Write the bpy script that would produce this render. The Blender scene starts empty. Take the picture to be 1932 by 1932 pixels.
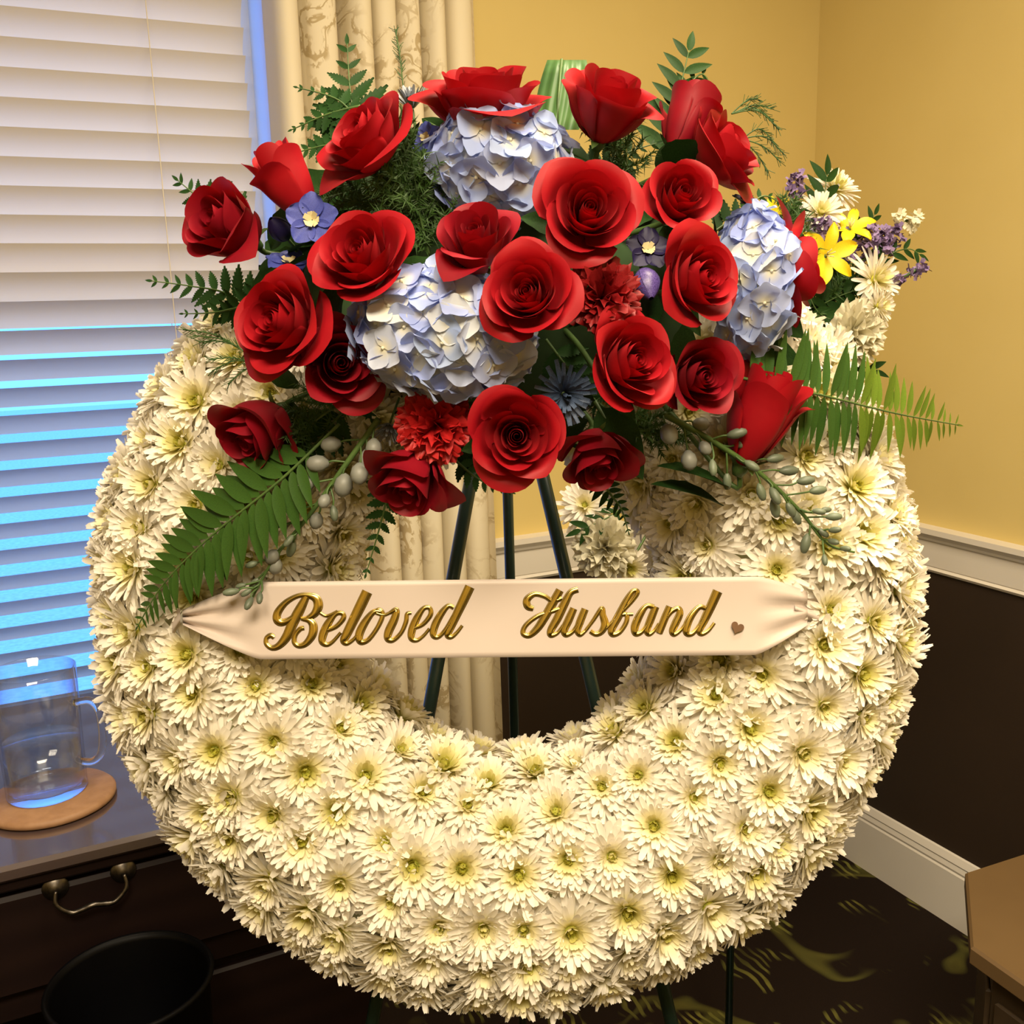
import bpy, math, random
from mathutils import Vector, Matrix
R = math.radians
random.seed(7)
scn = bpy.context.scene
COL = scn.collection

# ------------------------------------------------------------------ camera
FPX, CPX = 1900.0, 966.0
CAM = Vector((0, 0, 1.40))
yaw, pitch, roll = R(26), R(11.7), R(-1.5)
FW = Vector((math.sin(yaw)*math.cos(pitch), math.cos(yaw)*math.cos(pitch), -math.sin(pitch)))
_r0 = Vector((math.cos(yaw), -math.sin(yaw), 0)); _u0 = _r0.cross(FW)
RT = _r0*math.cos(roll) + _u0*math.sin(roll)
UP = -_r0*math.sin(roll) + _u0*math.cos(roll)
TC = -FW                                            # towards the viewer
cam = bpy.data.cameras.new('camera'); cam.sensor_width = 36; cam.lens = FPX/1932*36; cam.clip_start = 0.02
co = bpy.data.objects.new('camera', cam); COL.objects.link(co)
co.matrix_world = Matrix(((RT.x, UP.x, TC.x, CAM.x), (RT.y, UP.y, TC.y, CAM.y), (RT.z, UP.z, TC.z, CAM.z), (0, 0, 0, 1)))
scn.camera = co
def P(x, y, z):                                     # world point seen at photo pixel x, y and z metres ahead
    return CAM + (RT*((x-CPX)/FPX) - UP*((y-CPX)/FPX) + FW)*z
def on(x, y, ax, val):                              # world point on the plane axis = val
    d = RT*((x-CPX)/FPX) - UP*((y-CPX)/FPX) + FW
    return CAM + d*((val-CAM[ax])/d[ax])
def depth(p): return (p-CAM).dot(FW)
def V(nx, ny, nz): return (RT*nx + UP*ny + TC*nz).normalized()

# ------------------------------------------------------------------ light
world = bpy.data.worlds.new('sky'); scn.world = world; world.use_nodes = True
bg = world.node_tree.nodes['Background']; bg.inputs[0].default_value = (0.072, 0.27, 1.0, 1); bg.inputs[1].default_value = 4.6
def area(name, loc, sx, sy, watts, col, rot=(0, 0, 0)):
    l = bpy.data.lights.new(name, 'AREA'); l.shape = 'RECTANGLE'; l.size = sx; l.size_y = sy; l.energy = watts; l.color = col
    o = bpy.data.objects.new(name, l); COL.objects.link(o); o.location = loc; o.rotation_euler = rot
area('ceiling_panel_light', (-0.15, -0.55, 2.56), 1.2, 0.6, 92, (1, 0.83, 0.58))
area('ceiling_panel_light', (0.72, 0.50, 2.56), 0.6, 0.6, 36, (1, 0.83, 0.58))
scn.view_settings.view_transform = 'Standard'; scn.view_settings.look = 'None'
scn.view_settings.gamma = 1; scn.view_settings.use_curve_mapping = False
scn.view_settings.exposure = 0.0
scn.cycles.use_denoising = True
scn.cycles.max_bounces = 8; scn.cycles.transparent_max_bounces = 12
scn.cycles.caustics_refractive = True; scn.cycles.caustics_reflective = False
scn.cycles.sample_clamp_indirect = 4.0

# ------------------------------------------------------------------ materials
def nt(name):
    m = bpy.data.materials.new(name); m.use_nodes = True
    return m, m.node_tree, m.node_tree.nodes['Principled BSDF'], m.node_tree.nodes['Material Output']
def rgba(c): return (c[0], c[1], c[2], 1)
def ramp(t, fac, stops, mode='LINEAR'):
    n = t.nodes.new('ShaderNodeValToRGB'); n.color_ramp.interpolation = mode
    while len(n.color_ramp.elements) < len(stops): n.color_ramp.elements.new(0.5)
    for e, (p, c) in zip(n.color_ramp.elements, stops): e.position = p; e.color = rgba(c)
    t.links.new(fac, n.inputs[0]); return n.outputs[0]
def math_(t, op, a, b=None, c=None, clamp=False):
    n = t.nodes.new('ShaderNodeMath'); n.operation = op; n.use_clamp = clamp
    for i, v in enumerate((a, b, c)):
        if v is None: continue
        if isinstance(v, (int, float)): n.inputs[i].default_value = v
        else: t.links.new(v, n.inputs[i])
    return n.outputs[0]
def mix(t, fac, a, b):
    n = t.nodes.new('ShaderNodeMix'); n.data_type = 'RGBA'
    for i, v in ((0, fac), (6, a), (7, b)):
        if isinstance(v, (int, float)): n.inputs[i].default_value = v
        elif isinstance(v, tuple): n.inputs[i].default_value = rgba(v)
        else: t.links.new(v, n.inputs[i])
    return n.outputs[2]
def coord(t, kind='Object', scale=(1, 1, 1)):
    n = t.nodes.new('ShaderNodeTexCoord'); m = t.nodes.new('ShaderNodeMapping'); m.inputs['Scale'].default_value = scale
    t.links.new(n.outputs[kind], m.inputs[0]); return m.outputs[0]
def noise(t, vec, scale, detail=3, dist=0):
    n = t.nodes.new('ShaderNodeTexNoise'); n.inputs['Scale'].default_value = scale; n.inputs['Detail'].default_value = detail
    n.inputs['Distortion'].default_value = dist; t.links.new(vec, n.inputs['Vector']); return n.outputs[0]
def rnd(t):
    return t.nodes.new('ShaderNodeObjectInfo').outputs['Random']
def translucent(t, b, out, col, fac):
    tr = t.nodes.new('ShaderNodeBsdfTranslucent'); mx = t.nodes.new('ShaderNodeMixShader'); mx.inputs[0].default_value = fac
    if isinstance(col, tuple): tr.inputs[0].default_value = rgba(col)
    else: t.links.new(col, tr.inputs[0])
    t.links.new(b.outputs[0], mx.inputs[1]); t.links.new(tr.outputs[0], mx.inputs[2]); t.links.new(mx.outputs[0], out.inputs[0])
def plain(name, c, rough=0.6, metal=0, c2=None, ns=30, spec=0.5, tl=None, rv=0.0):
    m, t, b, out = nt(name)
    b.inputs['Roughness'].default_value = rough; b.inputs['Metallic'].default_value = metal
    b.inputs['Specular IOR Level'].default_value = spec
    c2 = c2 or tuple(x*0.8 for x in c)
    col = mix(t, ramp(t, noise(t, coord(t), ns), [(0.35, (0, 0, 0)), (0.65, (1, 1, 1))]), c, c2)
    if rv: col = mix(t, math_(t, 'MULTIPLY', rnd(t), rv), col, tuple(x*0.45 for x in c))
    t.links.new(col, b.inputs['Base Color'])
    if tl: translucent(t, b, out, col, tl)
    return m
M = {}
M['wall'] = plain('tan_wall_paint', (0.66, 0.52, 0.20), 0.7, c2=(0.645, 0.505, 0.19), ns=6, spec=0.2)
M['ceiling'] = plain('ceiling_white', (0.75, 0.72, 0.66), 0.9)
M['wainscot'] = plain('dark_brown_paint', (0.028, 0.016, 0.009), 0.55, c2=(0.024, 0.014, 0.008), ns=4)
M['white'] = plain('white_gloss_paint', (0.74, 0.70, 0.64), 0.35, c2=(0.71, 0.67, 0.61), ns=5)
M['easel'] = plain('dark_green_enamel', (0.010, 0.026, 0.022), 0.3, c2=(0.012, 0.03, 0.026), ns=40)
M['black'] = plain('black_plastic', (0.0012, 0.0012, 0.0018), 0.5, spec=0.12)
M['steel'] = plain('antique_metal', (0.16, 0.14, 0.12), 0.38, metal=1, c2=(0.08, 0.07, 0.06), ns=120)
M['oct'] = plain('tan_laminate', (0.125, 0.074, 0.028), 0.6, c2=(0.115, 0.067, 0.025), ns=9)
M['octbody'] = plain('brown_laminate', (0.055, 0.034, 0.016), 0.6)
M['coaster'] = plain('cork_wood', (0.34, 0.19, 0.10), 0.6, c2=(0.28, 0.15, 0.075), ns=60)
M['foam'] = plain('pale_foam', (0.66, 0.62, 0.44), 0.9, c2=(0.40, 0.42, 0.22), ns=50)
M['greenfoam'] = plain('green_floral_foam', (0.03, 0.07, 0.02), 0.9)
M['stem'] = plain('flower_stem_green', (0.075, 0.14, 0.03), 0.5, c2=(0.05, 0.10, 0.025), ns=80)
M['leaf'] = plain('dark_leaf', (0.014, 0.043, 0.008), 0.6, c2=(0.022, 0.062, 0.012), ns=40, spec=0.1, tl=0.06, rv=0.5)
M['fern'] = plain('leatherleaf_green', (0.017, 0.054, 0.013), 0.5, c2=(0.028, 0.076, 0.018), ns=60, spec=0.1, tl=0.08, rv=0.4)
M['sword'] = plain('sword_fern_green', (0.050, 0.125, 0.018), 0.5, c2=(0.038, 0.095, 0.016), ns=60, spec=0.25, tl=0.22, rv=0.35)
M['swordlight'] = plain('sword_fern_yellow_green', (0.14, 0.22, 0.02), 0.45, c2=(0.10, 0.18, 0.018), ns=60, spec=0.25, tl=0.22, rv=0.35)
M['plume'] = plain('feathery_green', (0.05, 0.12, 0.018), 0.6, c2=(0.03, 0.08, 0.012), ns=70, tl=0.2)
M['aspidistra'] = plain('broad_leaf_green', (0.08, 0.18, 0.05), 0.45, c2=(0.04, 0.11, 0.03), ns=25, tl=0.15)
M['bud'] = plain('delphinium_bud', (0.17, 0.20, 0.15), 0.5, c2=(0.10, 0.14, 0.07), ns=130, rv=0.6)
M['budlight'] = plain('delphinium_bud_pale', (0.27, 0.27, 0.23), 0.5, c2=(0.17, 0.19, 0.18), ns=130, rv=0.4)
M['delph'] = plain('delphinium_blue', (0.10, 0.14, 0.58), 0.55, c2=(0.06, 0.07, 0.36), ns=60, tl=0.2)
M['delphdark'] = plain('delphinium_indigo', (0.016, 0.010, 0.085), 0.55, c2=(0.010, 0.007, 0.05), ns=60, tl=0.15)
M['violet'] = plain('violet_bud', (0.13, 0.085, 0.32), 0.4, c2=(0.03, 0.018, 0.11), ns=45)
M['bee'] = plain('cream_flower_eye', (0.75, 0.70, 0.48), 0.6, c2=(0.6, 0.5, 0.2), ns=150)
M['navy'] = plain('navy_dyed_petal', (0.035, 0.06, 0.12), 0.5, c2=(0.10, 0.15, 0.26), ns=50)
M['greyblue'] = plain('grey_blue_petal', (0.36, 0.38, 0.42), 0.6, c2=(0.24, 0.27, 0.33), ns=60)
M['purple'] = plain('purple_statice', (0.20, 0.13, 0.30), 0.7, c2=(0.30, 0.22, 0.40), ns=120)
M['yellow'] = plain('yellow_lily', (0.90, 0.72, 0.02), 0.5, c2=(0.86, 0.62, 0.015), ns=40, tl=0.2)
M['whitecarn'] = plain('white_carnation', (0.80, 0.76, 0.60), 0.7, c2=(0.74, 0.70, 0.52), ns=60, tl=0.2)
M['redcarn'] = plain('red_carnation', (0.52, 0.012, 0.012), 0.55, c2=(0.40, 0.006, 0.008), ns=60, tl=0.15)
M['redcarndark'] = plain('dark_red_carnation', (0.30, 0.006, 0.008), 0.55, c2=(0.20, 0.003, 0.005), ns=60, tl=0.15)
M['ribbon'] = plain('white_satin', (0.57, 0.49, 0.445), 0.45, c2=(0.555, 0.475, 0.43), ns=8)
M['gold'] = plain('gold_foil', (0.72, 0.55, 0.16), 0.24, metal=1, c2=(0.62, 0.46, 0.12), ns=40)
M['goldedge'] = plain('gold_foil_edge', (0.55, 0.42, 0.15), 0.35, metal=1)
M['heart'] = plain('rose_gold_foil', (0.30, 0.19, 0.14), 0.35, metal=0.8)

def rose_mat(name, c, c2):
    m, t, b, out = nt(name)
    lw = t.nodes.new('ShaderNodeLayerWeight'); lw.inputs[0].default_value = 0.35
    col = mix(t, ramp(t, noise(t, coord(t), 2.2, 2), [(0.3, (0, 0, 0)), (0.7, (1, 1, 1))]), c, c2)
    t.links.new(col, b.inputs['Base Color'])
    b.inputs['Roughness'].default_value = 0.55; b.inputs['Specular IOR Level'].default_value = 0.3
    b.inputs['Sheen Weight'].default_value = 0.04; b.inputs['Sheen Tint'].default_value = (1, 0.25, 0.25, 1)
    translucent(t, b, out, (0.50, 0.004, 0.008), 0.13)
    return m
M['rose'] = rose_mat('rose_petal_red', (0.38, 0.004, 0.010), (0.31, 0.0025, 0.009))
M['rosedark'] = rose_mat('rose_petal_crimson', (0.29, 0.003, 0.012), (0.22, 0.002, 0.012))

def mum_mat(name, tip, mid, core):
    m, t, b, out = nt(name)
    v = coord(t); s = t.nodes.new('ShaderNodeSeparateXYZ'); t.links.new(v, s.inputs[0])
    rr = math_(t, 'SQRT', math_(t, 'ADD', math_(t, 'POWER', s.outputs[0], 2), math_(t, 'POWER', s.outputs[1], 2)))
    rr = math_(t, 'ADD', rr, math_(t, 'MULTIPLY', math_(t, 'SUBTRACT', rnd(t), 0.5), 0.16))
    col = ramp(t, rr, [(0.08, core), (0.22, mid), (0.46, tip), (1.0, tip)])
    t.links.new(col, b.inputs['Base Color']); b.inputs['Roughness'].default_value = 0.7; b.inputs['Specular IOR Level'].default_value = 0.2
    translucent(t, b, out, col, 0.3)
    return m
M['mum'] = mum_mat('white_chrysanthemum', (0.93, 0.89, 0.80), (0.90, 0.84, 0.52), (0.60, 0.56, 0.12))
M['mumeye'] = plain('chrysanthemum_eye', (0.50, 0.46, 0.05), 0.7, c2=(0.22, 0.26, 0.03), ns=3.0)

def floret_mat():
    m, t, b, out = nt('hydrangea_floret')
    v = coord(t); s = t.nodes.new('ShaderNodeSeparateXYZ'); t.links.new(v, s.inputs[0])
    rr = math_(t, 'SQRT', math_(t, 'ADD', math_(t, 'POWER', s.outputs[0], 2), math_(t, 'POWER', s.outputs[1], 2)))
    edge = ramp(t, rnd(t), [(0.0, (0.74, 0.76, 0.72)), (0.25, (0.54, 0.62, 0.88)), (0.6, (0.34, 0.42, 0.82)), (1.0, (0.48, 0.60, 0.90))])
    col = mix(t, ramp(t, rr, [(0.12, (0, 0, 0)), (0.55, (1, 1, 1))]), (0.82, 0.80, 0.64), edge)
    t.links.new(col, b.inputs['Base Color']); b.inputs['Roughness'].default_value = 0.65; b.inputs['Specular IOR Level'].default_value = 0.25
    translucent(t, b, out, col, 0.25)
    return m
M['floret'] = floret_mat()

def curtain_mat():
    m, t, b, out = nt('cream_toile_fabric')
    v = coord(t, 'UV', (1, 1, 1))
    # branching scroll print: warped rings broken up by leaf-like spots
    n1 = noise(t, v, 7.0, 2, 0.7)
    ringv = math_(t, 'ABSOLUTE', math_(t, 'SUBTRACT', math_(t, 'FRACT', math_(t, 'MULTIPLY', n1, 7.0)), 0.5))
    line = ramp(t, ringv, [(0.0, (1, 1, 1)), (0.04, (1, 1, 1)), (0.08, (0, 0, 0))])
    spots = ramp(t, noise(t, v, 70, 3, 0.4), [(0.50, (0, 0, 0)), (0.56, (1, 1, 1))])
    near = ramp(t, ringv, [(0.12, (1, 1, 1)), (0.34, (0, 0, 0))])
    area_ = ramp(t, noise(t, v, 3.0, 1), [(0.46, (0, 0, 0)), (0.56, (1, 1, 1))])
    f = math_(t, 'MAXIMUM', line, math_(t, 'MULTIPLY', spots, near))
    f = math_(t, 'MULTIPLY', math_(t, 'MULTIPLY', f, area_), 0.75)
    col = mix(t, f, (0.82, 0.74, 0.56), (0.42, 0.31, 0.14))
    t.links.new(col, b.inputs['Base Color']); b.inputs['Roughness'].default_value = 0.85; b.inputs['Specular IOR Level'].default_value = 0.1
    translucent(t, b, out, col, 0.12)
    return m
M['curtain'] = curtain_mat()

def carpet_mat():
    m, t, b, out = nt('dark_floral_carpet')
    v = coord(t, 'Object')
    n1 = noise(t, v, 3.2, 2, 0.9)
    rv = math_(t, 'ABSOLUTE', math_(t, 'SUBTRACT', math_(t, 'FRACT', math_(t, 'MULTIPLY', n1, 4.0)), 0.5))
    scroll = ramp(t, rv, [(0.0, (1, 1, 1)), (0.05, (0.8, 0.8, 0.8)), (0.12, (0, 0, 0))])
    band = t.nodes.new('ShaderNodeTexWave'); band.inputs['Scale'].default_value = 16; band.inputs['Distortion'].default_value = 5; band.inputs['Detail'].default_value = 1
    t.links.new(v, band.inputs['Vector'])
    leaf = math_(t, 'MULTIPLY', ramp(t, band.outputs[1], [(0.55, (0, 0, 0)), (0.8, (1, 1, 1))]), ramp(t, noise(t, v, 9, 1), [(0.55, (0, 0, 0)), (0.63, (1, 1, 1))]))
    f = math_(t, 'MAXIMUM', math_(t, 'MULTIPLY', scroll, 0.5), leaf)
    f = math_(t, 'MULTIPLY', f, ramp(t, noise(t, v, 4.0, 1), [(0.42, (0, 0, 0)), (0.55, (1, 1, 1))]))
    gold = mix(t, noise(t, v, 12, 2), (0.22, 0.19, 0.04), (0.10, 0.12, 0.03))
    col = mix(t, f, mix(t, noise(t, v, 400, 1), (0.010, 0.006, 0.004), (0.018, 0.011, 0.008)), gold)
    t.links.new(col, b.inputs['Base Color']); b.inputs['Roughness'].default_value = 0.95; b.inputs['Specular IOR Level'].default_value = 0.1
    return m
M['carpet'] = carpet_mat()

def wood_mat(name, c, c2, rough, coat=0.0):
    m, t, b, out = nt(name)
    w = t.nodes.new('ShaderNodeTexWave'); w.wave_type = 'BANDS'; w.bands_direction = 'Z'; w.inputs['Scale'].default_value = 6; w.inputs['Distortion'].default_value = 6
    w.inputs['Detail'].default_value = 3; t.links.new(coord(t, 'Object', (0.3, 1, 1)), w.inputs['Vector'])
    t.links.new(mix(t, w.outputs[1], c, c2), b.inputs['Base Color']); b.inputs['Roughness'].default_value = rough; b.inputs['Coat Weight'].default_value = coat
    b.inputs['Coat Roughness'].default_value = 0.08
    b.inputs['IOR'].default_value = 2.4 if coat else 1.4; b.inputs['Specular IOR Level'].default_value = 0.5 if coat else 0.3
    return m
M['mahogany'] = wood_mat('dark_mahogany', (0.008, 0.0035, 0.0035), (0.011, 0.005, 0.0045), 0.5)
M['mahoganytop'] = wood_mat('polished_mahogany', (0.06, 0.042, 0.042), (0.07, 0.048, 0.048), 0.16, 1.0)
M['slat'] = plain('cream_blind_slat', (0.80, 0.72, 0.55), 0.5, c2=(0.78, 0.70, 0.53), ns=4, tl=0.12)
M['outside'] = plain('pale_concrete', (0.72, 0.72, 0.72), 0.9)
def glass_mat(name, ior, rough=0.0, tint=(1, 1, 1)):
    m, t, b, out = nt(name)
    b.inputs['Transmission Weight'].default_value = 1; b.inputs['IOR'].default_value = ior; b.inputs['Roughness'].default_value = rough; b.inputs['Base Color'].default_value = rgba(tint)
    return m
def thin_glass(name, tint):
    m, t, b, out = nt(name)
    tr = t.nodes.new('ShaderNodeBsdfTransparent'); tr.inputs[0].default_value = rgba(tint); gl = t.nodes.new('ShaderNodeBsdfGlossy'); gl.inputs['Roughness'].default_value = 0.03
    fr = t.nodes.new('ShaderNodeLayerWeight'); ff = math_(t, 'ADD', math_(t, 'MULTIPLY', math_(t, 'POWER', fr.outputs['Facing'], 2.6), 0.85), 0.05); mx = t.nodes.new('ShaderNodeMixShader')
    t.links.new(ff, mx.inputs[0]); t.links.new(tr.outputs[0], mx.inputs[1]); t.links.new(gl.outputs[0], mx.inputs[2]); t.links.new(mx.outputs[0], out.inputs[0])
    return m
M['glass'] = thin_glass('clear_glass', (0.97, 0.985, 1.0)); M['solidglass'] = glass_mat('solid_glass', 1.45); M['water'] = thin_glass('water', (0.90, 0.95, 1.0))
m_, t_, b_, o_ = nt('window_pane_glass')
tb_ = t_.nodes.new('ShaderNodeBsdfTransparent'); gb_ = t_.nodes.new('ShaderNodeBsdfGlossy'); gb_.inputs['Roughness'].default_value = 0.02
mx_ = t_.nodes.new('ShaderNodeMixShader'); mx_.inputs[0].default_value = 0.06
t_.links.new(tb_.outputs[0], mx_.inputs[1]); t_.links.new(gb_.outputs[0], mx_.inputs[2]); t_.links.new(mx_.outputs[0], o_.inputs[0])
M['pane'] = m_

# ------------------------------------------------------------------ mesh helpers
class MB:
    def __init__(s): s.v = []; s.f = []; s.uv = {}
    def add(s, p): s.v.append(tuple(p)); return len(s.v)-1
    def box(s, lo, hi, bev=0):
        x0, y0, z0 = lo; x1, y1, z1 = hi; n = len(s.v)
        if bev <= 0:
            s.v += [(x0, y0, z0), (x1, y0, z0), (x1, y1, z0), (x0, y1, z0), (x0, y0, z1), (x1, y0, z1), (x1, y1, z1), (x0, y1, z1)]
            s.f += [tuple(n+i for i in q) for q in ((0, 3, 2, 1), (4, 5, 6, 7), (0, 1, 5, 4), (1, 2, 6, 5), (2, 3, 7, 6), (3, 0, 4, 7))]
        else:
            b = bev
            for z, i in ((z0, b), (z0+b, 0), (z1-b, 0), (z1, b)):
                s.v += [(x0+i+b*0, y0+i, z), (x1-i, y0+i, z), (x1-i, y1-i, z), (x0+i, y1-i, z)]
            s.f.append((n+3, n+2, n+1, n)); s.f.append((n+12, n+13, n+14, n+15))
            for k in range(3):
                for j in range(4):
                    a = n+4*k+j; c = n+4*k+(j+1) % 4
                    s.f.append((a, c, c+4, a+4))
    def grid(s, fn, nu, nv, closed=False):
        n = len(s.v)
        for j in range(nv+1):
            for i in range(nu+(0 if closed else 1)): s.v.append(tuple(fn(i/nu, j/nv)))
        w = nu if closed else nu+1
        for j in range(nv):
            for i in range(nu):
                a = n+j*w+i; b = n+j*w+(i+1) % w
                s.f.append((a, b, b+w, a+w))
    def tube(s, pts, rad, seg=8, cap=True):
        pts = [Vector(p) for p in pts]; n = len(s.v); k = len(pts); prev = None
        for i, p in enumerate(pts):
            tg = (pts[min(i+1, k-1)]-pts[max(i-1, 0)]).normalized()
            if prev is None:
                a = tg.orthogonal().normalized()
            else:
                a = (prev - tg*prev.dot(tg)).normalized()
            prev = a; b = tg.cross(a); r = rad(i/(k-1)) if callable(rad) else rad
            for j in range(seg):
                th = 2*math.pi*j/seg; s.v.append(tuple(p+a*(r*math.cos(th))+b*(r*math.sin(th))))
        for i in range(k-1):
            for j in range(seg):
                a = n+i*seg+j; b = n+i*seg+(j+1) % seg
                s.f.append((a, b, b+seg, a+seg))
        if cap:
            s.f.append(tuple(n+j for j in reversed(range(seg)))); s.f.append(tuple(n+(k-1)*seg+j for j in range(seg)))
    def lathe(s, prof, seg=32, org=(0, 0, 0), sq=(1, 1)):
        n = len(s.v)
        for r, z in prof:
            for j in range(seg):
                a = 2*math.pi*j/seg; s.v.append((org[0]+r*math.cos(a)*sq[0], org[1]+r*math.sin(a)*sq[1], org[2]+z))
        for i in range(len(prof)-1):
            for j in range(seg):
                a = n+i*seg+j; b = n+i*seg+(j+1) % seg
                s.f.append((a, b, b+seg, a+seg))
    def mesh(s, name, mat, smooth=True):
        me = bpy.data.meshes.new(name); me.from_pydata(s.v, [], s.f); me.materials.append(mat)
        if smooth: me.shade_smooth()
        me.update(); return me
def frame(loc, z, x=None, sc=1.0):                   # matrix with z along the given direction
    z = Vector(z).normalized()
    x = Vector(x) if x is not None else z.orthogonal()
    x = (x - z*x.dot(z)).normalized(); y = z.cross(x)
    s3 = sc if isinstance(sc, tuple) else (sc, sc, sc)
    m = Matrix(((x.x*s3[0], y.x*s3[1], z.x*s3[2], loc[0]), (x.y*s3[0], y.y*s3[1], z.y*s3[2], loc[1]), (x.z*s3[0], y.z*s3[1], z.z*s3[2], loc[2]), (0, 0, 0, 1)))
    return m
T = Matrix.Translation
WM = {}                                              # world matrices of the things
def thing(name, label, cat, m=None, group=None, mesh=None, kind=None):
    o = bpy.data.objects.new(name, mesh); COL.objects.link(o)
    m = m if m is not None else Matrix.Identity(4)
    o.matrix_world = m; WM[o.name] = m
    if kind: o['kind'] = kind
    if label: o['label'] = label
    if cat: o['category'] = cat
    if group: o['group'] = group
    if mesh is None: o.empty_display_size = 0.02
    return o
def part(name, mesh, parent, m=None, world=False, label=None, kind=None):
    o = bpy.data.objects.new(name, mesh); COL.objects.link(o); o.parent = parent
    m = m if m is not None else Matrix.Identity(4)
    if world: pm = WM[parent.name]; m = pm.inverted() @ m
    o.matrix_basis = m; WM[o.name] = WM[parent.name] @ m
    if label: o['label'] = label
    if kind: o['kind'] = kind
    return o
def struct(name, mb, mat, smooth=False, parent=None):
    me = mb.mesh(name, mat, smooth)
    if parent: return part(name, me, parent)
    return thing(name, None, None, None, None, me, 'structure')
def catmull(pts, n=8):
    pts = [Vector(p) for p in pts]; out = []
    for i in range(len(pts)-1):
        p0 = pts[max(i-1, 0)]; p1 = pts[i]; p2 = pts[i+1]; p3 = pts[min(i+2, len(pts)-1)]
        for k in range(n):
            u = k/n
            out.append(0.5*((2*p1)+(p2-p0)*u+(2*p0-5*p1+4*p2-p3)*u*u+(3*p1-p0-3*p2+p3)*u**3))
    out.append(pts[-1]); return out

# ================================================================== the room
X0, Y0, XB, YB, HC = 1.775, 1.94, -2.2, -2.2, 2.6
mb = MB(); mb.box((XB-0.12, YB-0.12, -0.1), (X0+0.12, Y0+0.12, 0)); struct('floor', mb, M['carpet'])
mb = MB(); mb.box((XB-0.12, YB-0.12, HC), (X0+0.12, Y0+0.12, HC+0.1)); struct('ceiling', mb, M['ceiling'])
WX1 = on(520, 200, 1, Y0).x                          # right edge of the window opening
WX0, WZ0, WZ1 = WX1-1.45, 0.62, 2.25
mb = MB(); D = 0.16
mb.box((XB, Y0, 0), (WX0, Y0+D, HC)); mb.box((WX1, Y0, 0), (X0+0.12, Y0+D, HC)); mb.box((WX0, Y0, 0), (WX1, Y0+D, WZ0)); mb.box((WX0, Y0, WZ1), (WX1, Y0+D, HC))
wl = struct('wall_left', mb, M['wall'])
mb = MB(); mb.box((X0, YB, 0), (X0+0.12, Y0, HC)); wr = struct('wall_right', mb, M['wall'])
mb = MB(); mb.box((XB-0.12, YB-0.12, 0), (X0+0.12, YB, HC)); wb = struct('wall_back', mb, M['wall'])
mb = MB(); mb.box((XB-0.12, YB, 0), (XB, Y0+0.12, HC)); wf = struct('wall_front', mb, M['wall'])
ZR, ZB = 0.897, 0.168
for w, lo, hi in ((wl, (WX1, Y0-0.004, ZB), (X0, Y0, ZR-0.1)), (wl, (WX0, Y0-0.004, ZB), (WX1, Y0, WZ0)), (wr, (X0-0.004, YB, ZB), (X0, Y0, ZR-0.1)), (wb, (XB, YB, ZB), (X0, YB+0.004, ZR-0.1)), (wf, (XB, YB, ZB), (XB+0.004, Y0, ZR-0.1))):
    mb = MB(); mb.box(lo, hi); struct('wainscot', mb, M['wainscot'], parent=w)
RAIL = [(0, 0), (0.010, 0), (0.014, 0.006), (0.010, 0.012), (0.012, 0.014), (0.014, 0.068), (0.019, 0.072), (0.022, 0.078), (0.030, 0.088), (0.030, 0.100), (0, 0.102)]
BASE = [(0, 0), (0.016, 0), (0.016, 0.125), (0.013, 0.129), (0.015, 0.135), (0.012, 0.146), (0.014, 0.150), (0.008, 0.165), (0, 0.170)]
def moulding(name, prof, z, a, b, inward, mat):
    mb = MB(); a = Vector(a); b = Vector(b); inward = Vector(inward); n = len(prof)
    for q in (a, b):
        for d, h in prof: mb.add(q+inward*d+Vector((0, 0, z+h)))
    for i in range(n-1): mb.f.append((i, i+1, n+i+1, n+i))
    mb.f.append(tuple(range(n))); mb.f.append(tuple(range(2*n-1, n-1, -1)))
    struct(name, mb, mat)
moulding('trim_1', RAIL, ZR-0.1, (X0, YB, 0), (X0, Y0, 0), (-1, 0, 0), M['white'])
moulding('trim_2', RAIL, ZR-0.1, (WX1+0.075, Y0, 0), (X0, Y0, 0), (0, -1, 0), M['white'])
moulding('baseboard_right', BASE, 0, (X0, YB, 0), (X0, Y0, 0), (-1, 0, 0), M['white'])
moulding('baseboard_left', BASE, 0, (XB, Y0, 0), (X0, Y0, 0), (0, -1, 0), M['white'])
moulding('trim_3', RAIL, ZR-0.1, (XB, YB, 0), (X0, YB, 0), (0, 1, 0), M['white'])
# window: reveal lining, casing, sash and panes
win = thing('window_1', None, None, T((WX0, Y0, WZ0)), kind='structure')
for nm, lo, hi in (('window_casing', (WX1-0.004, Y0-0.016, WZ0-0.05), (WX1+0.062, Y0, WZ1+0.07)), ('window_casing', (WX0-0.062, Y0-0.016, WZ0-0.05), (WX0+0.004, Y0, WZ1+0.07)),
                   ('window_jamb', (WX1-0.012, Y0, WZ0), (WX1, Y0+D, WZ1)), ('window_jamb', (WX0, Y0, WZ0), (WX0+0.012, Y0+D, WZ1)),
                   ('window_sill', (WX0-0.06, Y0-0.03, WZ0-0.03), (WX1+0.06, Y0+D, WZ0)),
                   ('window_sash', (WX0, Y0+0.11, WZ0), (WX0+0.05, Y0+0.15, WZ1)), ('window_sash', (WX1-0.05, Y0+0.11, WZ0), (WX1, Y0+0.15, WZ1)),
                   ('window_sash', (WX0, Y0+0.11, 1.44), (WX1, Y0+0.15, 1.49))):
    mb = MB(); mb.box(lo, hi, 0.003); part(nm, mb.mesh(nm, M['white'], False), win, Matrix.Identity(4), True)
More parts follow.
